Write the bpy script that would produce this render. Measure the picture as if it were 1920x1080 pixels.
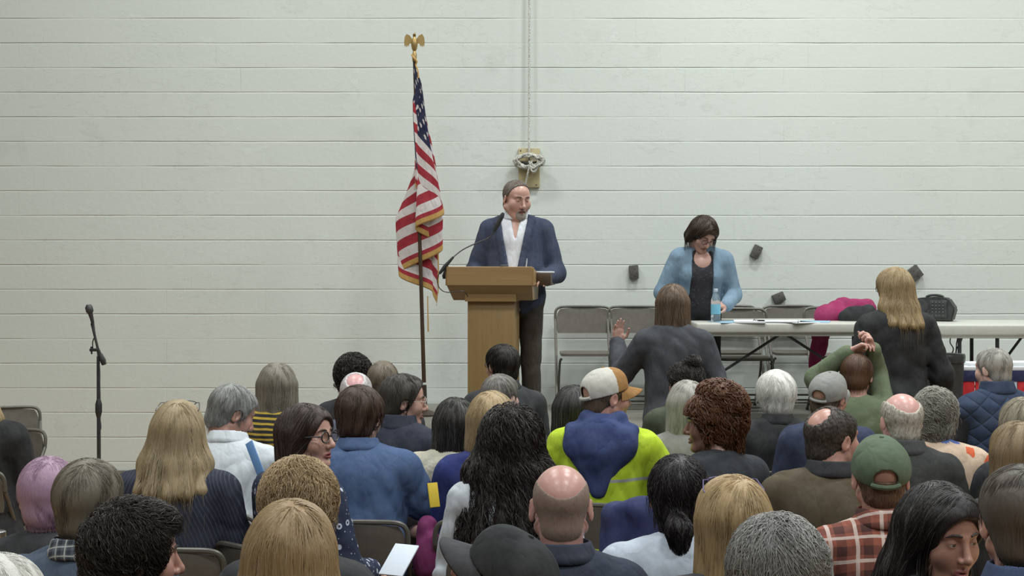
import bpy, bmesh, math, random
import numpy as np
from mathutils import Vector, Matrix
R = math.radians
for o in list(bpy.data.objects): bpy.data.objects.remove(o)
scene = bpy.context.scene
COL = scene.collection

# ------------------------------------------------------------------ camera
F_PX, HC, YH, DWALL = 2736.0, 1.88, 478.0, 12.0     # focal length in px, camera height, horizon row, wall distance
cd = bpy.data.cameras.new('camera'); cam = bpy.data.objects.new('camera', cd); COL.objects.link(cam)
cam.location = (0, 0, HC); cam.rotation_euler = (R(90), 0, 0)
cd.sensor_width = 36; cd.lens = 36*F_PX/1920; cd.shift_y = (YH-540)/1920
cd.clip_start = .05; cd.clip_end = 100
scene.camera = cam
# ------------------------------------------------------------------ world, lights, exposure
w = bpy.data.worlds.new('gym_ambient'); scene.world = w; w.use_nodes = True
w.node_tree.nodes['Background'].inputs[0].default_value = (.93, 1, .97, 1)
w.node_tree.nodes['Background'].inputs[1].default_value = .22
LAMP_W = 165
def lamp(x, y, z, e=LAMP_W, sx=1.2, sy=.5):
    l = bpy.data.lights.new('high_bay_lamp', 'AREA'); l.shape = 'RECTANGLE'; l.size = sx; l.size_y = sy
    l.energy = e; l.color = (.96, 1, 1.0); l.spread = R(165)
    o = bpy.data.objects.new('high_bay_lamp', l); o.location = (x, y, z); COL.objects.link(o)
for ly in (-1.5, 2.5, 6.3, 9.6):
    for lx, k in ((-6, .38), (-2, .85), (2, 1.2), (6, 1.15)):
        lamp(lx, ly, 6.8, LAMP_W*k*(1.35 if ly > 9 else 1))
scene.view_settings.view_transform = 'Standard'
try: scene.view_settings.look = 'None'
except Exception: pass
scene.view_settings.gamma = 1
scene.view_settings.use_curve_mapping = False
scene.view_settings.exposure = -.95

def at(x, y, d):                       # point seen at a pixel, at distance d
    return Vector(((x-960)*d/F_PX, d, HC-(y-YH)*d/F_PX))
def dist(s): return F_PX/s

# ------------------------------------------------------------------ materials
def lin(c): return tuple((v/12.92 if v <= .04045 else ((v+.055)/1.055)**2.4) for v in c)
def C(r, g, b, gain=1.0):
    return tuple(min(.9, v*gain) for v in lin((r/255, g/255, b/255)))
MATS = {}
class N:                               # small node writer
    def __init__(s, name):
        s.m = bpy.data.materials.new(name); s.m.use_nodes = True
        s.t = s.m.node_tree; s.p = s.t.nodes['Principled BSDF']
        s.tc = s.t.nodes.new('ShaderNodeTexCoord')
    def new(s, typ, **kw):
        n = s.t.nodes.new(typ)
        for k, v in kw.items(): setattr(n, k, v)
        return n
    def link(s, a, b): s.t.links.new(a, b)
    def val(s, sock, v):
        if hasattr(v, 'links') or hasattr(v, 'is_linked'): s.link(v, sock)
        else: sock.default_value = v
    def math(s, op, a, b=0.0, c=0.0):
        n = s.new('ShaderNodeMath', operation=op); s.val(n.inputs[0], a); s.val(n.inputs[1], b)
        if len(n.inputs) > 2: s.val(n.inputs[2], c)
        return n.outputs[0]
    def mix(s, f, a, b):
        n = s.new('ShaderNodeMix', data_type='RGBA'); s.val(n.inputs[0], f)
        for sock, v in ((n.inputs[6], a), (n.inputs[7], b)):
            if hasattr(v, 'is_linked'): s.link(v, sock)
            else: sock.default_value = (*v[:3], 1)
        return n.outputs[2]
    def noise(s, scale, detail=3, vec=None, rough=.5):
        n = s.new('ShaderNodeTexNoise'); n.inputs['Scale'].default_value = scale
        n.inputs['Detail'].default_value = detail; n.inputs['Roughness'].default_value = rough
        s.link(vec if vec else s.tc.outputs['Object'], n.inputs['Vector']); return n.outputs['Fac']
    def mapping(s, scale=(1, 1, 1), rot=(0, 0, 0), loc=(0, 0, 0)):
        n = s.new('ShaderNodeMapping'); s.link(s.tc.outputs['Object'], n.inputs['Vector'])
        n.inputs['Scale'].default_value = scale; n.inputs['Rotation'].default_value = rot; n.inputs['Location'].default_value = loc
        return n.outputs['Vector']
    def xyz(s, vec=None):
        n = s.new('ShaderNodeSeparateXYZ'); s.link(vec if vec else s.tc.outputs['Object'], n.inputs[0]); return n.outputs
    def bump(s, h, strength=.3, dist=.01):
        n = s.new('ShaderNodeBump'); n.inputs['Strength'].default_value = strength; n.inputs['Distance'].default_value = dist
        s.link(h, n.inputs['Height']); s.link(n.outputs[0], s.p.inputs['Normal'])
    def out(s, col, rough=.6, metal=0.0, spec=None):
        if hasattr(col, 'is_linked'): s.link(col, s.p.inputs['Base Color'])
        else: s.p.inputs['Base Color'].default_value = (*col[:3], 1)
        s.val(s.p.inputs['Roughness'], rough); s.p.inputs['Metallic'].default_value = metal
        if spec is not None: s.p.inputs['Specular IOR Level'].default_value = spec
        return s.m
def mixc(a, b, t): return tuple(x*(1-t)+y*t for x, y in zip(a, b))
def plain(name, col, rough=.5, metal=0.0, var=.12, scale=30, spec=None):
    key = ('p', name, col, rough, metal)
    if key in MATS: return MATS[key]
    n = N(name); f = n.noise(scale)
    c = n.mix(f, mixc(col, (0, 0, 0), var), mixc(col, (1, 1, 1), var*.4))
    n.bump(n.noise(scale*6, 2), .08, .004)
    MATS[key] = n.out(c, rough, metal, spec); return MATS[key]
def fabric(name, col, pat=None, col2=None, scale=1.0, rough=.85, col3=None):
    key = ('f', name, col, pat, col2, scale)
    if key in MATS: return MATS[key]
    n = N(name); o = n.xyz(); X, Y, Z = o[0], o[1], o[2]
    wob = n.math('MULTIPLY', n.noise(5, 2), .03)
    base = n.mix(n.noise(14, 4), mixc(col, (0, 0, 0), .22), mixc(col, (1, 1, 1), .05))
    def band(v, freq, thr, ph=0.0):
        return n.math('GREATER_THAN', n.math('SINE', n.math('MULTIPLY_ADD', v, freq, ph)), thr)
    if pat == 'hstripe':
        base = n.mix(band(n.math('ADD', Z, wob), 2*math.pi/scale, .25), base, col2)
    elif pat == 'pinstripe':
        r = n.math('ADD', n.math('ABSOLUTE', X), n.math('MULTIPLY', Z, .35))
        base = n.mix(band(n.math('ADD', r, wob), 2*math.pi/scale, .70), base, col2)
    elif pat == 'plaid':
        xx = n.math('ADD', X, wob); zz = n.math('ADD', n.math('ADD', Z, wob), n.math('MULTIPLY', Y, .5))
        a = band(xx, 2*math.pi/scale, .35); b = band(zz, 2*math.pi/scale, .35)
        dark = n.math('MULTIPLY', n.math('ADD', a, b), .38)
        base = n.mix(dark, base, col3 or (.02, .02, .025))
        base = n.mix(n.math('MULTIPLY', band(xx, 2*math.pi/scale, .90, 2.6), .75), base, col2)
        base = n.mix(n.math('MULTIPLY', band(zz, 2*math.pi/scale, .90, 2.6), .75), base, col2)
    elif pat == 'check':
        a = band(X, 2*math.pi/scale, .93); b = band(Z, 2*math.pi/scale, .93)
        base = n.mix(n.math('MULTIPLY', n.math('MAXIMUM', a, b), .5), base, col2)
    elif pat in ('dots', 'floral', 'sequin'):
        v = n.new('ShaderNodeTexVoronoi'); v.inputs['Scale'].default_value = 1/scale
        v.inputs['Randomness'].default_value = .45 if pat == 'dots' else 1
        n.link(n.tc.outputs['Object'], v.inputs['Vector']); d = v.outputs['Distance']
        if pat == 'dots':
            ring = n.math('MULTIPLY', n.math('LESS_THAN', d, .27), n.math('GREATER_THAN', d, .12))
            base = n.mix(ring, base, col2)
            v2 = n.new('ShaderNodeTexVoronoi'); v2.inputs['Scale'].default_value = 2.3/scale
            n.link(n.mapping(loc=(3, 1, 2)), v2.inputs['Vector'])
            base = n.mix(n.math('MULTIPLY', n.math('LESS_THAN', v2.outputs['Distance'], .16), .7), base, col2)
        elif pat == 'sequin':
            base = n.mix(n.math('LESS_THAN', d, .22), base, col2)
        else:
            h = n.xyz(v.outputs['Color'])
            blot = n.math('LESS_THAN', n.math('ADD', d, n.math('MULTIPLY', n.noise(60), .3)), .62)
            base = n.mix(n.math('MULTIPLY', blot, n.math('GREATER_THAN', h[0], .35)), base, col2)
            base = n.mix(n.math('MULTIPLY', blot, n.math('GREATER_THAN', h[1], .68)), base, col3 or col2)
    elif pat == 'band':
        base = n.mix(n.math('LESS_THAN', n.math('ABSOLUTE', n.math('SUBTRACT', n.math('ADD', Z, wob), scale)), .007), base, col2)
    elif pat == 'quilt':
        a = n.math('ABSOLUTE', n.math('SINE', n.math('MULTIPLY', n.math('ADD', X, Z), math.pi/scale)))
        b = n.math('ABSOLUTE', n.math('SINE', n.math('MULTIPLY', n.math('SUBTRACT', X, Z), math.pi/scale)))
        n.bump(n.math('POWER', n.math('MULTIPLY', a, b), .4), .9, .012)
    elif pat == 'knit':
        vv = n.new('ShaderNodeTexVoronoi'); vv.inputs['Scale'].default_value = 1/scale
        n.link(n.tc.outputs['Object'], vv.inputs['Vector']); n.bump(vv.outputs['Distance'], .5, .004)
    if pat not in ('quilt', 'knit'):
        cr = n.math('ABSOLUTE', n.math('SUBTRACT', n.noise(1.0, 3, n.mapping((9, 9, 4), rot=(0, .5, 0))), .5))
        n.bump(n.math('ADD', n.math('MULTIPLY', n.math('MINIMUM', cr, .14), 5.0), n.math('MULTIPLY', n.noise(300, 2), .10)), .5, .012)
    n.p.inputs['Sheen Weight'].default_value = .02
    MATS[key] = n.out(base, rough, 0, .14); return MATS[key]
def skinmat(col):
    key = ('s', col)
    if key in MATS: return MATS[key]
    n = N('skin'); g = sum(col)/3; col = mixc(col, (g, g, g), .26); red = mixc(col, (.50, .18, .15), .15)
    f = n.math('MULTIPLY_ADD', n.noise(16, 4), 1.6, -.45)
    c = n.mix(f, col, red)
    c = n.mix(n.math('MULTIPLY', n.math('GREATER_THAN', n.noise(120, 2), .68), .25), c, mixc(col, (.12, .05, .03), .6))
    n.bump(n.noise(220, 3), .12, .003)
    n.p.inputs['Subsurface Weight'].default_value = 0
    MATS[key] = n.out(c, n.math('MULTIPLY_ADD', n.noise(40), .18, .24), 0, .5); return MATS[key]
def hairmats(col, var=.22):
    key = ('h', col)
    if key in MATS: return MATS[key]
    res = []
    for k, (t, to) in enumerate(((0, (0, 0, 0)), (var, (0, 0, 0)), (var*.35, (1, .95, .85)))):
        n = N('hair'); c0 = mixc(col, to, t)
        c = n.mix(n.noise(45, 3), mixc(c0, (0, 0, 0), .15), c0)
        n.bump(n.noise(140, 2, n.mapping((1, 1, .12))), .5, .004)
        res.append(n.out(c, .46, 0, .35))
    MATS[key] = res; return res

# ------------------------------------------------------------------ mesh helpers
def tag(o, label=None, cat=None, group=None, kind=None):
    for k, v in (('label', label), ('category', cat), ('group', group), ('kind', kind)):
        if v: o[k] = v
    return o
def empty(name, loc, rz=0):
    o = bpy.data.objects.new(name, None); COL.objects.link(o); o.location = loc; o.rotation_euler = (0, 0, rz)
    o.empty_display_size = .1; return o
def meshobj(name, verts, faces, mats, parent=None, mi=None, smooth=True, smooth_n=None):
    me = bpy.data.meshes.new(name)
    if isinstance(faces, np.ndarray) and faces.shape[1] in (3, 4):
        k = faces.shape[1]; nf = len(faces)
        me.vertices.add(len(verts)); me.vertices.foreach_set('co', np.asarray(verts, np.float32).ravel())
        me.loops.add(nf*k); me.loops.foreach_set('vertex_index', faces.astype(np.int32).ravel())
        me.polygons.add(nf); me.polygons.foreach_set('loop_start', np.arange(0, nf*k, k, dtype=np.int32))
        me.update(calc_edges=True)
    else:
        me.from_pydata([tuple(v) for v in verts], [], [tuple(f) for f in faces]); me.update()
        nf = len(faces)
    for m in (mats if isinstance(mats, (list, tuple)) else [mats]): me.materials.append(m)
    if mi is not None: me.polygons.foreach_set('material_index', np.asarray(mi, np.int32))
    me.polygons.foreach_set('use_smooth', np.full(nf, smooth))
    me.validate(); me.update()
    o = bpy.data.objects.new(name, me); COL.objects.link(o)
    if parent: o.parent = parent
    return o
class MB:                              # collects boxes, tubes, lathes, plates into ONE mesh
    def __init__(s): s.bm = bmesh.new()
    def box(s, c, size, rot=None, bev=0.0, seg=2):
        M = Matrix.Translation(Vector(c))
        if rot is not None: M = M @ (rot.to_4x4() if isinstance(rot, Matrix) else Matrix.Rotation(rot, 4, 'Z'))
        M = M @ Matrix.Diagonal((*size, 1))
        r = bmesh.ops.create_cube(s.bm, size=1, matrix=M)
        if bev:
            es = list({e for v in r['verts'] for e in v.link_edges})
            bmesh.ops.bevel(s.bm, geom=es, offset=bev, segments=seg, affect='EDGES', profile=.5)
        return s
    def tube(s, pts, r, n=8, cap=True):
        pts = [Vector(p) for p in pts]; rs = r if isinstance(r, (list, tuple)) else [r]*len(pts)
        rings = []; prev = None
        for i, p in enumerate(pts):
            t = (pts[min(i+1, len(pts)-1)]-pts[max(i-1, 0)]).normalized()
            if prev is None:
                a = Vector((0, 0, 1)) if abs(t.z) < .9 else Vector((1, 0, 0)); u = t.cross(a).normalized()
            else: u = (prev-t*prev.dot(t)).normalized()
            prev = u; v = t.cross(u)
            rings.append([s.bm.verts.new(p+(u*math.cos(2*math.pi*k/n)+v*math.sin(2*math.pi*k/n))*rs[i]) for k in range(n)])
        for a, b in zip(rings, rings[1:]):
            for k in range(n): s.bm.faces.new((a[k], a[(k+1) % n], b[(k+1) % n], b[k]))
        if cap: s.bm.faces.new(rings[0][::-1]); s.bm.faces.new(rings[-1])
        return s
    def lathe(s, prof, c=(0, 0, 0), n=24, M=None):
        M = M or Matrix.Translation(Vector(c)); rings = []
        for r, z in prof:
            rings.append([s.bm.verts.new(M @ Vector((r*math.cos(2*math.pi*k/n), r*math.sin(2*math.pi*k/n), z))) for k in range(n)])
        for a, b in zip(rings, rings[1:]):
            for k in range(n): s.bm.faces.new((a[k], a[(k+1) % n], b[(k+1) % n], b[k]))
        s.bm.faces.new(rings[0][::-1]); s.bm.faces.new(rings[-1]); return s
    def prism(s, poly, depth, M):      # polygon in local xz, extruded along local y
        a = [s.bm.verts.new(M @ Vector((x, 0, z))) for x, z in poly]
        b = [s.bm.verts.new(M @ Vector((x, depth, z))) for x, z in poly]
        s.bm.faces.new(a); s.bm.faces.new(b[::-1]); n = len(poly)
        for k in range(n): s.bm.faces.new((a[k], b[k], b[(k+1) % n], a[(k+1) % n]))
        return s
    def build(s, name, mat, parent=None, smooth=True, angle=35):
        bmesh.ops.recalc_face_normals(s.bm, faces=s.bm.faces[:])
        me = bpy.data.meshes.new(name); s.bm.to_mesh(me); s.bm.free()
        for m in (mat if isinstance(mat, (list, tuple)) else [mat]): me.materials.append(m)
        if smooth:
            me.polygons.foreach_set('use_smooth', [True]*len(me.polygons))
            try: me.set_sharp_from_angle(angle=R(angle))
            except Exception: pass
        o = bpy.data.objects.new(name, me); COL.objects.link(o)
        if parent: o.parent = parent
        return o
def copy_tree(o, parent=None):
    c = o.copy(); COL.objects.link(c)
    if parent: c.parent = parent
    for ch in list(o.children): copy_tree(ch, c)
    return c
def bez(p0, p1, p2, p3, n=12):
    p0, p1, p2, p3 = map(Vector, (p0, p1, p2, p3)); res = []
    for i in range(n+1):
        t = i/n; u = 1-t
        res.append(p0*u**3+p1*3*u*u*t+p2*3*u*t*t+p3*t**3)
    return res
def smoothpts(pts, n=6):               # Catmull-Rom through points
    P = [Vector(p) for p in pts]; P = [P[0]]+P+[P[-1]]; out = []
    for i in range(1, len(P)-2):
        for k in range(n):
            t = k/n; a, b, c, d = P[i-1:i+3]
            out.append(.5*((2*b)+(c-a)*t+(2*a-5*b+4*c-d)*t*t+(3*b-a-3*c+d)*t**3))
    out.append(P[-2]); return out
# ------------------------------------------------------------------ implicit surfaces (one continuous mesh per body / garment / head of hair)
A_ = lambda v: np.array(v, float)
def rotm(yaw=0, pitch=0, roll=0):      # degrees: yaw + turns to the left, pitch + looks down
    y, p, r = R(yaw), R(-pitch), R(roll)
    Z = A_([[math.cos(y), -math.sin(y), 0], [math.sin(y), math.cos(y), 0], [0, 0, 1]])
    X = A_([[1, 0, 0], [0, math.cos(p), -math.sin(p)], [0, math.sin(p), math.cos(p)]])
    Y = A_([[math.cos(r), 0, math.sin(r)], [0, 1, 0], [-math.sin(r), 0, math.cos(r)]])
    return Z @ X @ Y
def cone(a, b, ra, rb=None): return ('c', A_(a), A_(b), ra, ra if rb is None else rb)
def ell(c, r, M=None): return ('e', A_(c), A_(r), M)
def sph(c, r): return ('c', A_(c), A_(c)+A_((0, 0, 1e-5)), r, r)
def place(pr, M, o, s=1.0):            # move a primitive by rotation M, scale s, origin o
    if pr[0] == 'c': return ('c', M @ pr[1]*s+o, M @ pr[2]*s+o, pr[3]*s, pr[4]*s)
    return ('e', M @ pr[1]*s+o, pr[2]*s, M if pr[3] is None else M @ pr[3])
def grow(pr, e):
    if pr[0] == 'c': return ('c', pr[1], pr[2], pr[3]+e, pr[4]+e)
    return ('e', pr[1], pr[2]+e, pr[3])
def pdist(pr, X, Y, Z):
    if pr[0] == 'c':
        a, b, ra, rb = pr[1:]; ab = b-a; L = ab @ ab
        x, y, z = X-a[0], Y-a[1], Z-a[2]
        t = np.clip((x*ab[0]+y*ab[1]+z*ab[2])/L, 0, 1)
        return np.sqrt((x-t*ab[0])**2+(y-t*ab[1])**2+(z-t*ab[2])**2)-(ra+(rb-ra)*t)
    c, r, M = pr[1:]
    x, y, z = X-c[0], Y-c[1], Z-c[2]
    if M is not None:
        x, y, z = (M[0, 0]*x+M[1, 0]*y+M[2, 0]*z, M[0, 1]*x+M[1, 1]*y+M[2, 1]*z, M[0, 2]*x+M[1, 2]*y+M[2, 2]*z)
    k0 = np.sqrt((x/r[0])**2+(y/r[1])**2+(z/r[2])**2)
    k1 = np.sqrt((x/r[0]**2)**2+(y/r[1]**2)**2+(z/r[2]**2)**2)+1e-9
    return k0*(k0-1)/k1
def bounds(pr):
    if pr[0] == 'c':
        r = max(pr[3], pr[4]); return np.minimum(pr[1], pr[2])-r, np.maximum(pr[1], pr[2])+r
    r = pr[2] if pr[3] is None else np.sqrt((pr[3]**2) @ (pr[2]**2))
    return pr[1]-r, pr[1]+r
def smin(a, b, k):
    h = np.clip(.5+.5*(b-a)/k, 0, 1); return b+(a-b)*h-k*h*(1-h)
class Sdf:
    def __init__(s): s.ops = []
    def add(s, pr, k=.02): s.ops.append((pr, 1, k)); return s
    def sub(s, pr, k=.01): s.ops.append((pr, -1, k)); return s
    def box(s):
        bs = [bounds(p) for p, o, k in s.ops if o > 0]
        return np.min([b[0] for b in bs], 0), np.max([b[1] for b in bs], 0)
    def at(s, X, Y, Z):
        d = np.full(np.broadcast(X, Y, Z).shape, .3)
        for p, o, k in s.ops:
            q = pdist(p, X, Y, Z)
            d = smin(d, q, k) if o > 0 else -smin(-d, q, k)
        return d
    def grid(s, ax):
        F = np.full([len(a) for a in ax], .3)
        for p, o, k in s.ops:
            lo, hi = bounds(p); m = max(k, .045 if o > 0 else .01); sl = []
            for a, l, h in zip(ax, lo, hi):
                i0 = max(0, np.searchsorted(a, l-m)-1); i1 = min(len(a), np.searchsorted(a, h+m)+1); sl.append(slice(i0, i1))
            if any(q.start >= q.stop for q in sl): continue
            sl = tuple(sl)
            q = pdist(p, ax[0][sl[0]][:, None, None], ax[1][sl[1]][None, :, None], ax[2][sl[2]][None, None, :])
            F[sl] = smin(F[sl], q, k) if o > 0 else -smin(-F[sl], q, k)
        return F
def axis(lo, hi, base, fine=()):
    v = [lo]
    while v[-1] < hi:
        x = v[-1]; st = base
        for a, b, f in fine:
            if a-base*.5 <= x < b: st = min(st, f)
        v.append(x+st)
    return np.array(v)
_E = [(0, 1), (2, 3), (4, 5), (6, 7), (0, 2), (1, 3), (4, 6), (5, 7), (0, 4), (1, 5), (2, 6), (3, 7)]
def nets(F, ax):                       # naive surface nets on a rectilinear grid
    ins = F < 0
    c = [ins[i:ins.shape[0]-1+i, j:ins.shape[1]-1+j, k:ins.shape[2]-1+k] for i in (0, 1) for j in (0, 1) for k in (0, 1)]
    cnt = sum(x.astype(np.int8) for x in c); act = (cnt > 0) & (cnt < 8)
    I, J, K = np.nonzero(act); n = len(I)
    vid = np.full(act.shape, -1, np.int64); vid[I, J, K] = np.arange(n)
    P = np.zeros((n, 3)); W = np.zeros(n); cor = []
    for i in (0, 1):
        for j in (0, 1):
            for k in (0, 1):
                cor.append((F[I+i, J+j, K+k], np.stack([ax[0][I+i], ax[1][J+j], ax[2][K+k]], 1)))
    for a, b in _E:
        fa, pa = cor[a]; fb, pb = cor[b]; m = (fa < 0) != (fb < 0)
        t = np.where(m, fa/np.where(m, fa-fb, 1), 0)
        P += np.where(m[:, None], pa+(pb-pa)*t[:, None], 0); W += m
    P /= W[:, None]
    Q = []
    for axn in range(3):
        a = np.moveaxis(ins, axn, 0); v = np.moveaxis(vid, axn, 0)
        e = a[:-1] != a[1:]; e[:, 0, :] = e[:, :, 0] = False; e[:, -1, :] = e[:, :, -1] = False
        i, j, k = np.nonzero(e); first = a[i, j, k]
        q = np.stack([v[i, j-1, k-1], v[i, j, k-1], v[i, j, k], v[i, j-1, k]], 1)
        fl = first if axn != 1 else ~first
        q = np.where(fl[:, None], q, q[:, ::-1]); Q.append(q)
    Q = np.concatenate(Q); Q = Q[(Q >= 0).all(1)]
    return P, Q
def solid(sdf, base, fine=((), (), ()), post=None, pad=.03):
    lo, hi = sdf.box(); ax = [axis(lo[i]-pad, hi[i]+pad, base, fine[i]) for i in range(3)]
    F = sdf.grid(ax)
    if post: F = post(F, ax[0][:, None, None], ax[1][None, :, None], ax[2][None, None, :])
    return nets(F, ax)
def relax(P, Q, it=1):
    for _ in range(it):
        S = np.zeros_like(P); W = np.zeros(len(P))
        for a, b in ((0, 1), (1, 2), (2, 3), (3, 0)):
            np.add.at(S, Q[:, a], P[Q[:, b]]); np.add.at(W, Q[:, a], 1)
            np.add.at(S, Q[:, b], P[Q[:, a]]); np.add.at(W, Q[:, b], 1)
        P = P*.5+.5*S/np.maximum(W, 1)[:, None]
    return P
def folds(seed, amp=.004, f=1.0):      # creases: sharp valleys between soft ridges, fading in and out
    r = np.random.RandomState(seed); th = r.uniform(-1.1, 1.1, 6); sg = r.choice([-1, 1], 6); ph = r.uniform(0, 6.3, 18); fq = r.uniform(34, 62, 6)*f
    def fn(X, Y, Z):
        s = 0
        for i in range(6):
            u = X*math.cos(th[i])+Y*sg[i]*.8+Z*math.sin(th[i])
            u = u+.035/f*np.sin((Z*math.cos(th[i])-X*math.sin(th[i]))*9*f+ph[i])
            m = np.clip(np.sin(X*7*f+ph[i+6]+2*np.sin(Z*5+ph[i]))*np.sin(Z*8*f+Y*6+ph[i+12]), 0, 1)
            s = s+m*(1-np.abs(np.sin(u*fq[i]*.5+ph[i])))**1.6
        return amp*(np.minimum(s, 1.25)*1.3-.45)
    return fn

# ------------------------------------------------------------------ heads
def head_ops(S, M, o, s, fem=False, jaw=1.0, nose=1.0, detail=True, heavy=0.0, lid=1.0):
    j = (.93 if fem else 1.05)*jaw
    def u(p, k=.012): S.add(place(p, M, o, s), k)
    def d(p, k=.008): S.sub(place(p, M, o, s), k)
    u(ell((0, -.012, .036), (.075, .096, .084))); u(ell((0, .042, .045), (.062, .046, .054)), .02)
    u(ell((0, .036, -.030), (.060*j, .056, .076)), .02)
    u(ell((0, -.045, -.035), (.055, .048, .06)), .02)
    for q in (-1, 1):
        u(cone((q*.050*j, .002, -.045), (q*.020*j, .066, -.092), .021+heavy*.01, .018), .015)
        u(ell((q*.040*j, .058, -.018), (.028, .026, .030)), .02)
    u(sph((0, .076, -.094), .0185 if not fem else .016), .015)
    if heavy: u(ell((0, .035, -.098), (.05, .05, .03)), .03)
    u(cone((0, .01, -.07), (0, -.015, -.12), .042, .048), .03)
    for q in (-1, 1):
        u(cone((q*.044, .069, .034), (q*.012, .084, .029), .0105 if not fem else .009), .012)
        d(ell((q*.031, .100, .013), (.020, .018, .012)), .010)
        u(sph((q*.031, .0735, .012), .0150), .003)
    for q in (-1, 1):
        M2 = rotm(0, 12, 0) @ rotm(-q*22, 0, 0)
        u(ell((q*.0785, -.008, .000), (.0075, .018, .031), M2), .006)
        if detail: d(ell((q*.0865, -.003, .004), (.006, .010, .018), M2), .003)
    u(cone((0, .086, .024), (0, .108*nose**.15, -.020), .0075, .0115*nose), .010)
    u(sph((0, .1085, -.024), .0125*nose), .006)
    for q in (-1, 1): u(sph((q*.0125*nose, .098, -.028), .0085*nose), .005)
    for q in (-1, 1):
        u(cone((q*.021, .084, -.0575), (q*.004, .0945, -.0535), .0036, .0050), .005)
        u(cone((q*.019, .084, -.0630), (q*.001, .0935, -.0665), .0036, .0060), .005)
    if detail:
        d(ell((0, .100, -.0600), (.021, .016, .0016)), .002)
        for q in (-1, 1): d(ell((q*.031, .0905, .0115-.0035*(1-lid)), (.0120, .011, .0042*lid)), .0015)
def hand_ops(S, wr, f, n, thumb, curl=(.35, .35, .4, .45), sc=1.0, tcurl=.4):
    f = f/np.linalg.norm(f); n = n-f*(n @ f); n = n/np.linalg.norm(n); l = np.cross(f, n)*thumb   # l points to the thumb side
    k = .010*sc
    off = (.030, .010, -.010, -.029); Ls = (.070, .078, .072, .056)
    for i in range(4):
        kn = wr+f*(.092-.006*abs(i-1))*sc+l*off[i]*sc
        S.add(cone(wr+l*off[i]*.5*sc, kn, .0150*sc, .0125*sc), k)
    S.add(cone(wr+l*.012*sc+f*.02*sc+n*.006*sc, wr+l*.030*sc+f*.055*sc+n*.006*sc, .016*sc, .015*sc), k)
    for i in range(4):
        p = wr+f*(.092-.006*abs(i-1))*sc+l*off[i]*sc; a = 0.0; spread = l*(off[i]*2.2)
        for q, (fr, rr) in enumerate(((.42, .0095), (.32, .0086), (.26, .0076))):
            a += curl[i]*(1.0 if q else .7)
            dd = f*math.cos(a)+n*math.sin(a)+spread*math.cos(a)*.9; dd = dd/np.linalg.norm(dd)
            e = p+dd*Ls[i]*fr*sc
            S.add(cone(p, e, rr*sc, (rr-.001)*sc), .004); p = e
    p = wr+l*.028*sc+f*.028*sc+n*.006*sc; dd = f*.62+l*.70+n*.25
    for q, (Lh, rr) in enumerate(((.040, .0125), (.032, .0105), (.026, .0088))):
        dd = dd/np.linalg.norm(dd); e = p+dd*Lh*sc; S.add(cone(p, e, rr*sc, (rr-.0012)*sc), .006); p = e
        dd = dd+f*.35*(1+tcurl)+n*tcurl*.5-l*.30*(1+tcurl)

# ------------------------------------------------------------------ hair
def strands(fn, P, Nrm, n, L, r, flow, rng, curl=0.0, freq=1.0, step=.016, jit=.25, lift=.6, free=-.55, sides=3, keepout=None, vol=.6):
    idx = rng.choice(len(P), n, replace=len(P) < n); p = P[idx].copy(); nr = Nrm[idx].copy()
    rr = r*rng.uniform(.6, 1.3, n); Ls = L*rng.uniform(.55, 1.15, n); m = max(3, int(L*1.1/step)+1)
    K = rng.normal(size=(3, 3, 3))*26; kp = rng.uniform(0, 6.3, (3, 3))          # locks: neighbours share a direction
    J = jit*(.5*rng.normal(size=(n, 3))+.75*np.stack([np.sin(p @ K[0, i]+kp[0, i])+np.sin(p @ K[1, i]*1.9+kp[1, i]) for i in range(3)], 1)); ph = rng.uniform(0, 6.28, n); e = .002
    lv = 1+rng.uniform(0, vol, n); pts = []; T = []; loose = np.zeros(n, bool); dirp = None
    for i in range(m):
        d = fn(p[:, 0], p[:, 1], p[:, 2])
        g = np.stack([fn(p[:, 0]+e, p[:, 1], p[:, 2])-d, fn(p[:, 0], p[:, 1]+e, p[:, 2])-d, fn(p[:, 0], p[:, 1], p[:, 2]+e)-d], 1)
        g /= np.linalg.norm(g, axis=1)[:, None]+1e-9
        f = flow(p)+J; loose |= (g @ -DOWN) < free
        t = f-(f*g).sum(1)[:, None]*g
        t = np.where(loose[:, None], (dirp if dirp is not None else t)*.5+DOWN*.5, t)
        t /= np.linalg.norm(t, axis=1)[:, None]+1e-9
        tgt = rr*lift*lv
        p = np.where(loose[:, None], p, p-g*np.clip(d-tgt, -.02, .02)[:, None])
        dirp = t; b = np.cross(t, g)
        env = min(1, i/2.0)
        q = p+(g*(np.sin(ph+freq*i)+.6)[:, None]+b*np.cos(ph+freq*i)[:, None])*curl*env
        pts.append(q); T.append((g, b)); p = p+t*(Ls/(m-1))[:, None]
    if keepout is not None:
        bad = np.any([keepout(q) for q in pts], 0); ok = ~bad; n = int(ok.sum()); rr = rr[ok]
        pts = [q[ok] for q in pts]; T = [(g[ok], b[ok]) for g, b in T]
    V = []
    for i in range(m):
        g, b = T[i]; fr = i/(m-1); w = rr*(1-.75*fr**2.5)*(.6+.4*min(1, i)) 
        V.append(np.stack([pts[i]+(g*math.cos(2*math.pi*s/sides)+b*math.sin(2*math.pi*s/sides))*w[:, None] for s in range(sides)], 1))
    V = np.stack(V, 1)                  # n, m, sides, 3
    base = np.arange(n)[:, None, None]*(m*sides)+np.arange(m-1)[None, :, None]*sides
    s0 = np.arange(sides)[None, None, :]; s1 = (s0+1) % sides
    Q = np.stack([base+s0, base+s1, base+sides+s1, base+sides+s0], -1).reshape(-1, 4)
    mi = np.repeat(rng.choice(3, n, p=(.5, .3, .2)), (m-1)*sides)
    return V.reshape(-1, 3), Q, mi
DOWN = A_((0, 0, -1))
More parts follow.
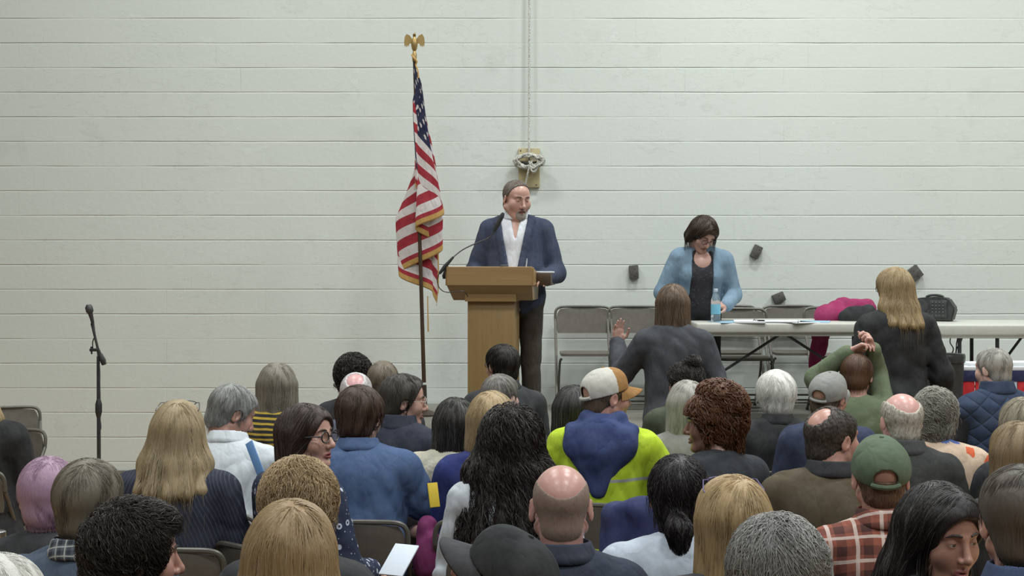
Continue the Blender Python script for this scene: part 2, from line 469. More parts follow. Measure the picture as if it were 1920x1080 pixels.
def vnormals(P, Q):
    a = np.cross(P[Q[:, 2]]-P[Q[:, 0]], P[Q[:, 3]]-P[Q[:, 1]]); Nn = np.zeros_like(P)
    for k in range(4): np.add.at(Nn, Q[:, k], a)
    return Nn/(np.linalg.norm(Nn, axis=1)[:, None]+1e-12)
def hair_sdf(style, t=None, length=.2, wide=1.0, hl=.027):
    """hair volume in head coordinates: primitives, a clipping function, strand settings"""
    S = Sdf(); S.amp = .0022 if (t or 1) > .003 else .0002; clip = None; kw = dict(n=900, L=.045, r=.0017, step=.011, jit=.25)
    def cap(t): 
        S.add(ell((0, -.012, .036), (.075+t, .096+t, .084+t)), .02); S.add(ell((0, -.048, -.035), (.056+t*.7, .050+t*.8, .062)), .02)
        S.add(ell((0, .036, .048), (.062+t, .048+t, .054+t)), .02)
    def shortclip(X, Y, Z, hl=hl, low=0.0):
        a = .886*Y-.464*Z-hl; b = (-.036-low+.6*Y-Z)*.85
        ear = -pdist(ell((.083, .000, -.006), (.032, .024, .034)), np.abs(X)+0*Y, Y+0*X, Z+0*X)
        return np.maximum(np.maximum(a, b), ear)
    face = ell((0, .120, -.035), (.084, .085, .118))
    if style == 'short': cap(t or .012); clip = shortclip
    elif style == 'buzz': cap(t or .0045); clip = shortclip; kw.update(n=500, L=.012, r=.0010, step=.005)
    elif style == 'fringe':
        cap(t or .007); clip = shortclip; S.sub(ell((0, -.012, .106), (.064*wide, .128, .080)), .008); kw.update(n=550, L=.030, r=.0012)
    elif style == 'thin':
        cap(t or .006); clip = shortclip; S.sub(ell((0, .07, .115), (.05, .07, .05)), .008); S.sub(ell((0, -.072, .096), (.042*wide, .050, .046)), .012); kw.update(n=700, L=.03, r=.0012)
    elif style == 'tousled':
        cap(t or .022); clip = lambda X, Y, Z: shortclip(X, Y, Z, .035); kw.update(n=3000, L=.075, r=.0022, step=.0085, jit=.75, curl=.004, freq=.5, vol=5)
    elif style == 'curlyshort':
        cap(t or .026); clip = lambda X, Y, Z: shortclip(X, Y, Z, .040); S.add(ell((0, .055, .10), (.06, .045, .035)), .02)
        kw.update(n=1500, L=.075, r=.0030, step=.0062, jit=.8, curl=.0075, freq=.85)
    elif style == 'bob':
        cap(t or .018); b = length
        for q in (-1, 1):
            S.add(cone((q*.066*wide, -.015, .02), (q*.076*wide, -.02, -b+.03), .032, .030), .03)
        S.add(cone((0, -.075, .03), (0, -.082, -b+.035), .05, .045), .04)
        for q in (-1, 1): S.add(cone((q*.045, -.06, .02), (q*.05*wide, -.066, -b+.03), .042, .042), .03)
        S.sub(face, .012); kw.update(n=800, L=.15, r=.0022, step=.02, jit=.16)
    elif style in ('long', 'wavy'):
        cap(t or .016); b = length
        bk = -.105-.10*min(1, max(0, (b-.10)/.16))
        for q in (-1, 1):
            S.add(cone((q*.062, -.02, .03), (q*.080*wide, -.045, -.10), .034, .040), .03)
            S.add(cone((q*.080*wide, -.045, -.10), (q*.092*wide, bk+.045, -b*.95), .038, .026), .03)
            S.add(cone((q*.045, -.065, .02), (q*.048*wide, -.105, -.10), .042, .038), .03)
            S.add(cone((q*.048*wide, -.105, -.10), (q*.052*wide, bk, -b*.97), .038, .028), .03)
        S.add(cone((0, -.08, .03), (0, -.115, -.10), .045, .038), .03); S.add(cone((0, -.115, -.10), (0, bk-.012, -b), .038, .026), .03); S.sub(face, .012)
        kw.update(n=1000, L=.22, r=.0026, step=.022, jit=.16)
        if style == 'wavy': kw.update(curl=.010, freq=.8, n=1500, jit=.35, r=.0034, L=.24, step=.014)
    elif style == 'pony':
        cap(t or .013); clip = lambda X, Y, Z: np.where(Z+.4*Y*0 < -.20, -1, np.where((Y < -.105) | (Z < -.075), -1, shortclip(X, Y, Z, .030, .02)))
        S.add(cone((0, -.10, -.035), (.010, -.13, -.075), .018, .034), .015); S.add(cone((.010, -.13, -.075), (.012, -.11, -.185), .034, .016), .02)
        kw.update(n=1200, L=.085, r=.0020, jit=.3, curl=.003, freq=1.3)
    elif style == 'updo':
        cap(t or .016); clip = lambda X, Y, Z: np.where(Z > .05, -1, shortclip(X, Y, Z, .030))
        for c, r_ in (((0, -.055, .12), (.075, .080, .060)), ((.02, -.02, .145), (.065, .070, .040)), ((-.02, -.10, .09), (.065, .055, .055)), ((0, -.09, .02), (.07, .06, .07))):
            S.add(ell(c, r_), .025)
        kw.update(n=1500, L=.10, r=.0042, step=.0085, jit=.5, curl=.007, freq=.95)
    elif style == 'bun':
        cap(t or .014); clip = lambda X, Y, Z: np.where(Z > .11, -1, shortclip(X, Y, Z, .030))
        S.add(ell((0, -.07, .125), (.045, .045, .035)), .012); kw.update(n=1000, L=.07, r=.0024, jit=.6, curl=.004)
    return S, clip, kw
def build_hair(P, parent, Mh, ho, hs):
    h = dict(P['hair']); style = h.pop('style'); col = h.pop('col'); seed = P['seed']
    if style is None: return
    over = {k: h.pop(k) for k in ('n', 'L', 'r', 'jit', 'curl', 'freq', 'step', 'vol') if k in h}
    part = h.pop('part', None); res = h.pop('res', P['res']*1.15); under = h.pop('under', None); name = h.pop('name', 'hair'); tilt = h.pop('tilt', 0)
    S, clip, kw = hair_sdf(style, **h); kw.update(over)
    far = P['s'] < 480
    kw['n'] = int(kw['n']*(1.7 if far else 3.0)); kw['r'] *= .68 if far else .50
    fn0 = S.at
    def fn(X, Y, Z):
        d = fn0(X, Y, Z); return np.maximum(d, clip(X, Y, Z)) if clip else d
    rng = np.random.RandomState(seed+5); fd = folds(seed, .009 if style == 'tousled' else .0035 if style not in ('buzz', 'fringe', 'thin') else .0008, 2.2)
    def post(F, X, Y, Z):
        if clip: F = np.maximum(F, clip(X, Y, Z))
        if style in ('thin', 'fringe'): F = F+min(.0022, S.amp)*np.sin(X*310+2*np.sin(Y*210))*np.sin(Y*270+Z*330)
        if under is not None: F = np.maximum(F, Z+0*X+0*Y-(under+tilt*Y))
        return F+np.where(np.abs(F) < .03, fd(X*1.0, Y, Z*.45), 0)
    V, Q = solid(S, res/hs, post=post); V = relax(V, Q, 1)
    Nn = vnormals(V, Q)
    global DOWN
    keep = DOWN; DOWN = Mh.T @ A_((0, 0, -1)); dn = DOWN
    hz = .062 if style not in ('curlyshort', 'updo') else .045
    crown = A_((.01, -.055, .115)); rad = .55 if kw['L'] < .1 else .9
    def flow(p):
        q = p-crown; q = q/(np.linalg.norm(q, axis=1)[:, None]+1e-6)
        if part is not None:
            fr = np.clip((p[:, 1]+.04)/.05, 0, 1)[:, None]; q = q*(1-fr)+fr*np.stack([np.sign(p[:, 0]-part), -.35+0*p[:, 0], 0*p[:, 0]], 1)
        return dn[None]+q*rad
    zz = V[:, 2] > ((under-.02) if False else -9)
    sel = np.nonzero(zz)[0]
    if kw['L'] > .1:                    # long hair: more strands start high on the head
        wgt = np.clip((V[sel, 2]+.12)/.2, .12, 1); sel = sel[rng.uniform(size=len(sel)) < wgt]
    if under is not None: sel = sel[V[sel, 2] < under+tilt*V[sel, 1]-.006]
    kk = {k: kw[k] for k in ('n', 'L', 'r', 'step', 'jit', 'curl', 'freq', 'vol') if k in kw}
    V2, Q2, mi2 = strands(fn, V[sel], Nn[sel], flow=flow, rng=rng, keepout=lambda q: (q[:, 1] > .050-.10*np.clip(q[:, 2], -.1, 0)) & (q[:, 2] < hz) & (np.abs(q[:, 0]) < .075), **kk)
    DOWN = keep
    VV = np.concatenate([V, V2]) @ Mh.T*hs+ho; QQ = np.concatenate([Q, Q2+len(V)])
    mi = np.concatenate([np.zeros(len(Q), int), mi2])
    return meshobj(name, VV, QQ, hairmats(col), parent, mi)
# ------------------------------------------------------------------ people
def tile(V, Q):                        # make the faces point outwards
    a = V[Q[:, 0]]; b = V[Q[:, 1]]; c = V[Q[:, 2]]
    return Q if (a*np.cross(b, c)).sum() > 0 else Q[:, ::-1]
def sdfobj(name, S, base, mat, parent, fine=((), (), ()), post=None, it=1, mi=None):
    V, Q = solid(S, base, fine, post); V = relax(V, Q, it); Q = tile(V, Q)
    m = mi(V[Q].mean(1)) if mi else None
    return meshobj(name, V, Q, mat, parent, m)
EYES = {}
def eye(parent, pos, gaze, r, iris=(.10, .06, .03)):
    n, mm = 20, 12; V = []; Fc = []; mi = []
    ax = Vector(gaze).to_track_quat('Z', 'Y').to_matrix()
    for i in range(mm+1):
        a = math.pi*i/mm if i > 2 else (0, .24, .50)[i]
        for k in range(n): V.append(ax @ Vector((math.sin(a)*math.cos(2*math.pi*k/n), math.sin(a)*math.sin(2*math.pi*k/n), math.cos(a)))*r+Vector(pos))
    for i in range(mm):
        for k in range(n): Fc.append((i*n+k, i*n+(k+1) % n, (i+1)*n+(k+1) % n, (i+1)*n+k)); mi.append(0 if i == 0 else 1 if i == 1 else 2)
    return meshobj('eye', V, Fc, [plain('pupil', (.01, .01, .01), .1), plain('iris', iris, .15), plain('eye_white', (.55, .52, .48), .2)], parent, mi)
def head_tube(name, paths, mat, parent, Mh, ho, hs, n=6):
    b = MB()
    for pts, r in paths:
        b.tube([Vector(Mh @ A_(p)*hs+ho) for p in pts], r*hs if not isinstance(r, (list, tuple)) else [q*hs for q in r], n)
    return b.build(name, mat, parent)
def glasses(P, g, parent, Mh, ho, hs):
    g = g if isinstance(g, dict) else {'col': g}
    m = plain('frame', g['col'], .3); up = g.get('up', False); r0 = g.get('r', .0019)
    T = (lambda p: p) if not up else (lambda p: (p[0], p[1]*.55-.012+.0, p[2]*.4+.118+(-.02 if p[1] < .05 else 0)))
    paths = []
    for q in (-1, 1):
        ring = [T((q*.0335+.0255*math.cos(a), .1045-.004*abs(math.cos(a)), .010+.0205*math.sin(a))) for a in np.linspace(0, 2*math.pi, 21)]
        paths.append((ring, r0))
        paths.append(([T((q*.059, .101, .014)), T((q*.074, .080, .016)), T((q*.083, .01, .014)), T((q*.081, -.018, .002))], r0))
    paths.append(([T((-.0085, .104, .013)), T((0, .1075, .016)), T((.0085, .104, .013))], r0))
    return head_tube('glasses', paths, m, parent, Mh, ho, hs)
def cap_hat(P, c, parent, Mh, ho, hs):
    up = c.get('turn', 0); Mc = Mh @ rotm(up, c.get('pitch', 0), c.get('roll', 0)); kind = c.get('kind', 'baseball')
    m = fabric('cap_cloth', c['col'], rough=.9); mats = [m]
    if 'front' in c: mats.append(fabric('cap_front', c['front'], rough=.9))
    tl = .20
    def post(F, X, Y, Z):
        F = np.maximum(F, (.022+tl*Y-Z)*.95)
        inner = pdist(ell((0, -.008, .040), (.083, .103, .087)), X, Y, Z)
        return np.maximum(F, -inner)
    S = Sdf().add(ell((0, -.008, .040), (.0885, .109, .093)), .01)
    if kind != 'beanie': S.add(ell((0, .035, .075), (.06, .06, .055)), .02); (None if c.get('closed') else S.sub(ell((0, -.118, .026), (.037, .045, .032)), .003))
    V, Q = solid(S, .0030, post=post); V = relax(V, Q, 2); Q = tile(V, Q); cen = V[Q].mean(1)
    mi = ((cen[:, 1] > .012).astype(int)) if 'front' in c else None
    o = meshobj('cap', V @ Mc.T*hs+ho, Q, mats, parent, mi)
    if kind != 'beanie':
        b = MB(); tr = lambda p: Vector(Mc @ A_(p)*hs+ho)
        b.tube([tr(p) for p in ((-.042, -.102, .010), (-.022, -.112, .007), (0, -.1155, .006), (.022, -.112, .007), (.042, -.102, .010))], [.0075*hs]*5, 8)
        b.build('strap', mats[0], o)
        bt = MB(); bt.lathe([(.0, .0), (.007, .0), (.006, .004), (0, .006)], n=12, M=Matrix.Translation(tr((0, -.008, .1325))) @ Matrix(Mc.tolist()).to_4x4()); bt.build('button', mats[-1], o)
        Vb = []; nu, nv = 17, 9
        for top in (1, 0):
            for i in range(nu):
                u = -1+2*i/(nu-1); a = u*1.12
                for j in range(nv):
                    v = j/(nv-1); L = .078*math.sqrt(max(0, 1-(abs(u)**2.6)))
                    x = .086*math.sin(a); y = -.008+.109*math.cos(a)-.006; yy = y+L*v; xx = x*(1-.04*v)
                    z = .030+tl*.9*y-.018*v-.030*(u*u)*(.5+.5*v)+(.002 if top else -.002)
                    Vb.append(Mc @ A_((xx, yy, z))*hs+ho)
        Fb = []; off = nu*nv
        for i in range(nu-1):
            for j in range(nv-1):
                q = i*nv+j; Fb.append((q, q+1, q+nv+1, q+nv)); Fb.append((off+q, off+q+nv, off+q+nv+1, off+q+1))
            j = nv-1; q = i*nv+j; Fb.append((q, off+q, off+q+nv, q+nv))
        meshobj('brim', Vb, Fb, fabric('cap_brim', c.get('brim', c.get('front', c['col'])), rough=.9), o)
    return o
LOWER = (.03, .03, .035)
ROOTS = []
COUNT = [0]
def person(P):
    COUNT[0] += 1
    P.setdefault('seed', COUNT[0]*7+3); s = P['s']; D = dist(s); top = at(P['x'], P['y'], D); hs = P.get('hs', 1.0); fem = P.get('fem', False)
    P.setdefault('res', .0050 if s < 480 else .0040 if s < 620 else .0034)
    if P.get('face'): P['res'] = min(P['res'], .0034 if s < 480 else .0026)
    stand = P.get('stand'); floor = P.get('floor', 0.0)
    hatpad = .016 if not P.get('cap') else .012
    hcz = top.z-floor-.120*hs-P.get('pad', hatpad)
    hipz = P.get('hip', .515*stand if stand else .535)
    by = P.get('by', 0); hd = P.get('hd', (0, 0, 0)); Mh = rotm(hd[0]-by, hd[1], hd[2]); l = P.get('lean', 4); Mt = rotm(0, l, P.get('sway', 0))
    w, dp = P.get('w', .92 if fem else 1.0), P.get('d', 1.0)
    hip = A_((0, 0, hipz)); nf = P.get('nf', .03)
    t = (hcz-hipz-.112)/(.5*math.cos(R(l)))
    if not .85 < t < 1.35: print('torso', P['label'], round(t, 2))
    tor = lambda x, y, z: hip+Mt @ A_((x, y, z*t))
    ho = tor(0, 0, .5)+A_((0, nf, .112)); up = Mt @ A_((0, 0, 1))
    c, sn = math.cos(R(by)), math.sin(R(by))
    hx, hy = c*ho[0]-sn*ho[1], sn*ho[0]+c*ho[1]
    root = empty('person', (top.x-hx, D-hy, floor), R(by)); tag(root, P['label'], 'person', P.get('group'))
    ROOTS.append((root, P))
    E = lambda x, y, z, a, b, cc: ('e', tor(x, y, z), A_((a, b, cc)), Mt)
    torso = [(E(0, -.01, .02, .165*w, .128*dp, .125), .04), (E(0, .012*dp, .16, .150*w*P.get('belly', 1), .120*dp*P.get('belly', 1), .16*t), .05), (E(0, 0, .32, .156*w, .115*dp, .17*t), .05),
             (E(0, -.030, .38, .135*w, .085*dp, .11*t), .04)]
    if fem: torso += [(E(q*.07, .075*dp, .29, .06, .06, .055), .03) for q in (-1, 1)]
    trap = [(cone(tor(q*.028, -.022, .448), tor(q*.150*w, -.014, .424), .046, .050), .04) for q in (-1, 1)]
    arms = {}
    for side, q in (('L', -1), ('R', 1)):
        sh = tor(q*.172*w, -.006, .408); a = P.get('arms', {}).get(side, 'lap'); aw = .9+.35*(w-.9)
        if a == 'lap': el = sh+A_((q*.055, .05, -.265)); wr = el+A_((-q*.13, .215, -.045)); f = A_((-q*.45, .8, -.25)); n = A_((0, -.2, -1)); cu = (.4, .45, .5, .5)
        elif a == 'read': el = sh+A_((q*.06, .07, -.26)); wr = el+A_((-q*.13, .20, .06)); f = A_((-q*.6, .75, .2)); n = A_((-q*.6, -.4, .3)); cu = (.7, .8, .8, .8)
        elif a == 'down': el = sh+A_((q*.06, -.03, -.28)); wr = el+A_((q*.005, .06, -.245)); f = A_((0, .25, -1)); n = A_((-q, .2, 0)); cu = (.3, .35, .4, .45)
        else:
            org = ho if a[0] == 'H' else sh
            el = org+A_(a[1]); wr = org+A_(a[2]); f = A_(a[3]); n = A_(a[4]); cu = a[5] if len(a) > 5 else (.4, .45, .5, .5)
        arms[side] = (sh, el, wr, f, n, cu, q, aw)
    # --- the body: one continuous skin
    S = Sdf()
    for p_, k in torso+trap: S.add(grow(p_, -.004), k)
    nk = P.get('neck', .050 if fem else .058)
    S.add(cone(tor(0, -.018, .455), Mh @ A_((0, -.022, -.045))*hs+ho, nk*1.06, nk*.98), .03)
    fine = [[(ho[i]-m*hs, ho[i]+m*hs, P['res'])] for i, m in enumerate((.10, .13, .145))]
    head_ops(S, Mh, ho, hs, fem, P.get('jaw', 1.0), P.get('nose', 1.0), P['res'] < .0047, P.get('heavy', 0), P.get('lid', .85))
    hres = P.get('hres', .0078)
    for side, (sh, el, wr, f, n, cu, q, aw) in arms.items():
        S.add(cone(sh, el, .053*aw, .042*aw), .03); S.add(cone(el, wr, .042*aw, .027*aw), .02)
        hand_ops(S, wr, f, n, 1 if q < 0 else -1, cu, .93 if fem else 1.02)
        hc_ = wr+f/np.linalg.norm(f)*.085
        for i in range(3): fine[i].append((hc_[i]-.105, hc_[i]+.105, hres))
    legs = []
    for q in (-1, 1):
        h = A_((q*.088*w, .0, hipz-.005))
        if stand: kn = A_((q*.10, .015, .285*stand)); an = A_((q*.105, -.015, .085))
        else:
            kx = P.get('knee', .125); kn = A_((q*kx, .42, .485)); an = A_((q*(kx+.01), .41+P.get('foot', 0), .085))
        to = an+A_((q*.03, .15, -.045))
        legs.append((q, h, kn, an, to)); lw = .9+.5*(w-.9)
        S.add(cone(h, kn, .082*lw, .056*lw), .04); S.add(cone(kn, an, .053*lw, .036), .02); S.add(cone(an+A_((0, -.02, -.035)), to, .034, .026), .02)
    lip = C(150, 90, 85) if not P.get('lip') else P['lip']
    Mi = Mh.T
    def mi(cen):
        h = (cen-ho) @ Mi.T/hs
        return ((np.abs(h[:, 0]) < .0225) & (np.abs(h[:, 2]+.0605) < .0125-.22*np.abs(h[:, 0])) & (h[:, 1] > .084)).astype(int)
    sdfobj('body', S, .019, [skinmat(P['skin']), plain('lip', lip, .4)], root, fine, None, 1, mi)
    # --- clothing
    for gi, g in enumerate(P['top']):
        e = g.get('e', .013); G = Sdf(); dens = .0100 if s < 480 else .0082
        for p_, k in torso+trap: G.add(grow(p_, e), k+.012)
        sl = g.get('sleeve', 'long')
        if sl != 'none':
            for side, (sh, el, wr, f, n, cu, q, aw) in arms.items():
                if sl == 'short':
                    G.add(cone(sh, sh+(el-sh)*.50, .056*aw+e, .056*aw+e), .03)
                else:
                    G.add(cone(sh, el, .055*aw+e, .046*aw+e), .03)
                    G.add(cone(el, el+(wr-el)*g.get('cuff', .97), .046*aw+e, .031*aw+e*1.1), .025)
        else:
            for side, (sh, el, wr, f, n, cu, q, aw) in arms.items(): G.add(sph(sh, .046+e), .02)
        if g.get('pads'):
            for q in (-1, 1): G.add(cone(tor(q*.07, -.02, .452), tor(q*.195*w, -.008, .437), .040, .036), .02)
        if g.get('skirt'):
            G.add(cone(tor(0, 0, .05), hip+A_((0, -.01, -g['skirt']+.05)), .155*w+e, .18*w+e*2), .06)
        fd = folds(P['seed']+gi, g.get('fold', .0065)*.8, g.get('ff', 1.15)); hem = g.get('hem', -.07); op = g.get('open'); scoop = g.get('scoop')
        def post(F, X, Y, Z, g=g):
            F = F+np.where(np.abs(F) < .04, fd(X, Y, Z), 0)
            x, y, z = X-hip[0], Y-hip[1], Z-hip[2]
            tx, ty, tz = [Mt[0, i]*x+Mt[1, i]*y+Mt[2, i]*z for i in range(3)]
            lo = -g['skirt'] if g.get('skirt') else hem
            near = pdist(ell((0, 0, lo-.1), (.26*w, .24, .10)), tx, ty, tz)
            F = np.where(tz < lo+.02, np.maximum(F, np.where(np.abs(tx) < .27*w, lo-tz, F)), F)
            if op:
                z0, w0, z1, w1 = op
                a = w0+(w1-w0)*np.clip((tz/t-z0)/(z1-z0), 0, 1)
                a = np.where(tz/t < z0, w0+g.get('flare', 0)*(z0-tz/t), a)
                dx = np.abs(tx-g.get('shift', 0))-a
                if g.get('lapel'): F = np.where((ty > .02) & (tz/t > z0+.02) & (dx < .050*np.clip((tz/t-z0)/.12, 0, 1)) & (np.abs(F) < .03), F-.010, F)
                F = np.maximum(F, -np.maximum(dx, -(ty-.03)))
            if scoop: F = np.maximum(F, -pdist(ell((0, .10, .475*t), (scoop*.9, .09, scoop)), tx, ty, tz))
            return F
        mat = fabric(g['name'], g['col'], g.get('pat'), g.get('col2'), g.get('sc', .02), g.get('rough', .85), g.get('col3'))
        ob = sdfobj(g['name'], G, dens, mat, root, post=post, it=2)
        if g.get('collar'):
            cl = g['collar']; r = nk*1.06+.006+e*.5; hgt = g.get('ch', .042)
            a = tor(0, -.020, .490+e*.35); b = a+(Mt @ A_((0, .012, 1)))*hgt
            K = Sdf().add(cone(a, b, r+.022, r+.004), .01).sub(cone(a-(b-a), b+(b-a), r-.001), .003)
            fr = g.get('cgap', .012)
            def cp(F, X, Y, Z):
                x, y, z = X-a[0], Y-a[1], Z-a[2]
                ty, tz = Mt[1, 1]*y+Mt[2, 1]*z, Mt[1, 2]*y+Mt[2, 2]*z
                F = np.maximum(F, np.maximum(tz-hgt+.25*ty*0, -tz-.015))
                gp = np.maximum(np.abs(x+0*y+0*z)-fr-np.maximum(0, tz)*g.get('cv', .5), -ty)
                return np.maximum(F, -gp)
            sdfobj('collar', K, .005, fabric('collar', cl if not isinstance(cl, bool) else g['col'], g.get('cpat'), g.get('col2') or C(190, 190, 185), g.get('csc', .02)), ob, post=cp)
        if g.get('hood'):
            hc2 = g['hood']; K = Sdf(); sz = g.get('hsz', 1.0)
            K.add(('e', tor(0, -.125, .435), A_((.118*sz, .048*sz, .085*sz)), Mt), .03); K.add(cone(tor(0, -.135, .40), tor(0, -.140, .30-.03*sz), .055*sz, .022), .04)
            for q in (-1, 1):
                K.add(cone(tor(0, -.095, .515), tor(q*.072, -.045, .525), .032, .030), .03); K.add(cone(tor(q*.072, -.045, .525), tor(q*.055, .085, .44), .030, .026), .03)
                K.add(cone(tor(q*.10*sz, -.075, .485), tor(q*.085*sz, -.13, .43), .034, .034), .04); K.add(cone(tor(q*.085*sz, -.13, .43), tor(q*.015, -.150, .30-.03*sz), .034, .020), .03)
            f2 = folds(P['seed']+31, .004, 1.3)
            sdfobj('hood', K, .008, fabric('hood', hc2), ob, post=lambda F, X, Y, Z: F+np.where(np.abs(F) < .04, f2(X, Y, Z), 0), it=2)
    if 'extra' in P: P['extra'](root, dict(tor=tor, ho=ho, Mh=Mh, hs=hs, hip=hip, Mt=Mt, arms=arms, t=t, w=w))
    lc = P.get('legs', LOWER); T = Sdf(); lw = .9+.5*(w-.9)
    T.add(grow(torso[0][0], .010), .04)
    for q, h, kn, an, to in legs:
        T.add(cone(h, kn, .094*lw, .072*lw), .04); T.add(cone(kn, an+A_((0, 0, .02)), .069*lw, .062*lw), .02)
    fl = folds(P['seed']+77, .006, .8)
    sdfobj('trousers', T, .020 if not stand else .013, fabric('trousers', lc), root, post=lambda F, X, Y, Z: np.maximum(F+np.where(np.abs(F) < .05, fl(X, Y, Z), 0), Z+0*X+0*Y-hipz-.09), it=1)
    for q, h, kn, an, to in legs:
        B = Sdf().add(cone(an+A_((0, -.03, -.038)), to+A_((0, .02, 0)), .043, .036), .02).add(cone(an+A_((0, -.01, .015)), an+A_((0, 0, -.03)), .043, .043), .02)
        sdfobj('shoe', B, .011, plain('shoe_leather', P.get('shoes', (.02, .018, .016)), .5), root, post=lambda F, X, Y, Z: np.maximum(F, .003-Z+0*X+0*Y))
    # --- hair, hat, glasses, eyes
    build_hair(P, root, Mh, ho, hs)
    if P.get('cap'): cap_hat(P, P['cap'], root, Mh, ho, hs)
    if P.get('glasses'): glasses(P, P['glasses'], root, Mh, ho, hs)
    if P.get('face'):
        for q in (-1, 1):
            eye(root, Mh @ A_((q*.031, .0735, .012))*hs+ho, Mh @ A_((P.get('gaze', 0)-q*.03, 1, P.get('gz', -.10))), .0136*hs)
            bc = P.get('brow', (.05, .035, .025))
            head_tube('eyebrow', [(((q*.049, .076, .030), (q*.036, .0875, .0375), (q*.024, .0930, .0375), (q*.014, .0955, .034)), [.0018, .0034, .0038, .0030])], plain('eyebrow_hair', bc, .8), root, Mh, ho, hs)
    if P.get('beard'):
        bd = P['beard']; K = Sdf(); head_ops(K, np.eye(3), A_((0, 0, 0)), 1.0, fem, P.get('jaw', 1.0), P.get('nose', 1.0), False, P.get('heavy', 0))
        def bp(F, X, Y, Z):
            F = F-.0045-.0012*np.sin(X*700+Y*300)*np.sin(Z*600)
            reg = pdist(ell((0, .088, -.080), (.036, .05, .036)), X, Y, Z)
            if bd.get('full'): reg = np.minimum(reg, np.maximum(pdist(ell((0, .03, -.075), (.085, .09, .05)), X, Y, Z), -(Y-.005)))
            mouth = pdist(ell((0, .1, -.0605), (.024, .03, .0105)), X, Y, Z)
            return np.maximum(np.maximum(F, reg), -mouth)
        V, Q = solid(K, .003, post=bp); Q = tile(V, Q)
        meshobj('beard', V @ Mh.T*hs+ho, Q, hairmats(bd['col'])[0], root)
    if P.get('earring'):
        for q in P['earring']:
            head_tube('earring', [([(q*.083, -.008+.017*math.sin(a), -.048+.019*math.cos(a)) for a in np.linspace(0, 2*math.pi, 19)], .0016)], plain('earring_metal', (.75, .68, .5), .2, 1.0), root, Mh, ho, hs)
    return root
# ------------------------------------------------------------------ the hall
def wall_mat():
    n = N('painted_block'); o = n.xyz(); X, Z = o[0], o[2]
    wob = n.math('MULTIPLY_ADD', n.noise(2.2, 3, n.mapping((1, 1, 3))), .008, -.004)
    z = n.math('ADD', Z, wob); CO = .2026
    row = n.math('DIVIDE', n.math('ADD', z, CO*10-1.797+.0), CO)
    fr = n.math('FRACT', row); d = n.math('ABSOLUTE', n.math('SUBTRACT', n.math('FRACT', n.math('ADD', row, .5)), .5))
    groove = n.math('SUBTRACT', 1.0, n.math('MINIMUM', n.math('DIVIDE', d, .034), 1.0))
    # how cleanly each joint was struck varies along the wall
    vary = n.math('MULTIPLY_ADD', n.noise(1.1, 4, n.mapping((1, 1, 4.9))), 3.6, -1.25)
    vary = n.math('MINIMUM', n.math('MAXIMUM', vary, .10), 1.0)
    ev = n.math('MULTIPLY', n.math('FLOOR', n.math('MULTIPLY', n.math('FRACT', n.math('MULTIPLY', n.math('FLOOR', row), .5)), 2.0)), .5)
    col = n.math('ADD', n.math('DIVIDE', X, .406), ev)
    dv = n.math('ABSOLUTE', n.math('SUBTRACT', n.math('FRACT', n.math('ADD', col, .5)), .5))
    vg = n.math('SUBTRACT', 1.0, n.math('MINIMUM', n.math('DIVIDE', dv, .010), 1.0))
    vg = n.math('MULTIPLY', vg, n.math('MULTIPLY', n.math('MINIMUM', n.math('MAXIMUM', n.math('MULTIPLY_ADD', n.noise(1.7, 3, n.mapping(loc=(9, 4, 2))), 5, -2.7), 0.0), 1.0), .35))
    # runs, scabs and lumps of old paint
    scab = n.math('MAXIMUM', n.math('MULTIPLY_ADD', n.noise(1.3, 2, n.mapping(loc=(2.2, 1, 7))), 6.0, -3.05), 0.0)
    scab = n.math('MULTIPLY', n.math('MINIMUM', scab, 1.0), n.math('GREATER_THAN', n.noise(9, 5, n.mapping((1, 1, 1.6)), .62), .56))
    h = n.math('SUBTRACT', n.math('ADD', n.math('MULTIPLY', n.noise(26, 6), .22), n.math('MULTIPLY', scab, .9)), n.math('MAXIMUM', n.math('MULTIPLY', groove, vary), vg))
    h = n.math('ADD', h, n.math('MULTIPLY', n.noise(.9, 3), .8))
    n.bump(h, .6, .012)
    base = n.mix(n.noise(.55, 4), C(206, 212, 205, 1), C(219, 224, 217, 1))
    base = n.mix(n.math('MULTIPLY', n.math('MULTIPLY', groove, vary), .10), base, C(150, 152, 142))
    dirt = n.math('MAXIMUM', n.math('MULTIPLY_ADD', n.noise(3.3, 5, n.mapping((1, 1, .8), loc=(5, 0, 1))), 3.0, -1.95), 0.0)
    base = n.mix(n.math('MULTIPLY', dirt, .35), base, C(150, 148, 135))
    return n.out(base, n.math('MULTIPLY_ADD', n.noise(6), .12, .42), 0, .35)
def struct(name, b, mat, smooth=False):
    o = b.build(name, mat, smooth=smooth); o['kind'] = 'structure'; return o
struct('wall_back', MB().box((0, DWALL+.1, 3.6), (19, .2, 7.4)), wall_mat())
def floor_mat():
    n = N('gym_floor'); t = n.new('ShaderNodeTexBrick'); t.offset = .37
    t.inputs['Scale'].default_value = 1; t.inputs['Brick Width'].default_value = 1.1; t.inputs['Row Height'].default_value = .057; t.inputs['Mortar Size'].default_value = .0012
    n.link(n.mapping(rot=(0, 0, 0)), t.inputs['Vector'])
    for k, c in (('Color1', C(172, 138, 94)), ('Color2', C(184, 150, 106)), ('Mortar', C(90, 60, 34))): t.inputs[k].default_value = (*c, 1)
    g = n.mix(n.math('MULTIPLY', n.noise(30, 4, n.mapping((.08, 1, 1))), .35), t.outputs['Color'], C(140, 96, 52))
    return n.out(g, .32, 0, .5)
struct('floor', MB().box((0, 4.5, -.05), (19, 15.4, .1)), floor_mat())
GREY = plain('grey_rubber', C(120, 118, 110), .6)
struct('baseboard_back', MB().box((0, DWALL-.008, .055), (19, .016, .11), bev=.004), GREY)
SH, SX0, SX1, SY0 = .66, -1.10, 5.2, 9.15
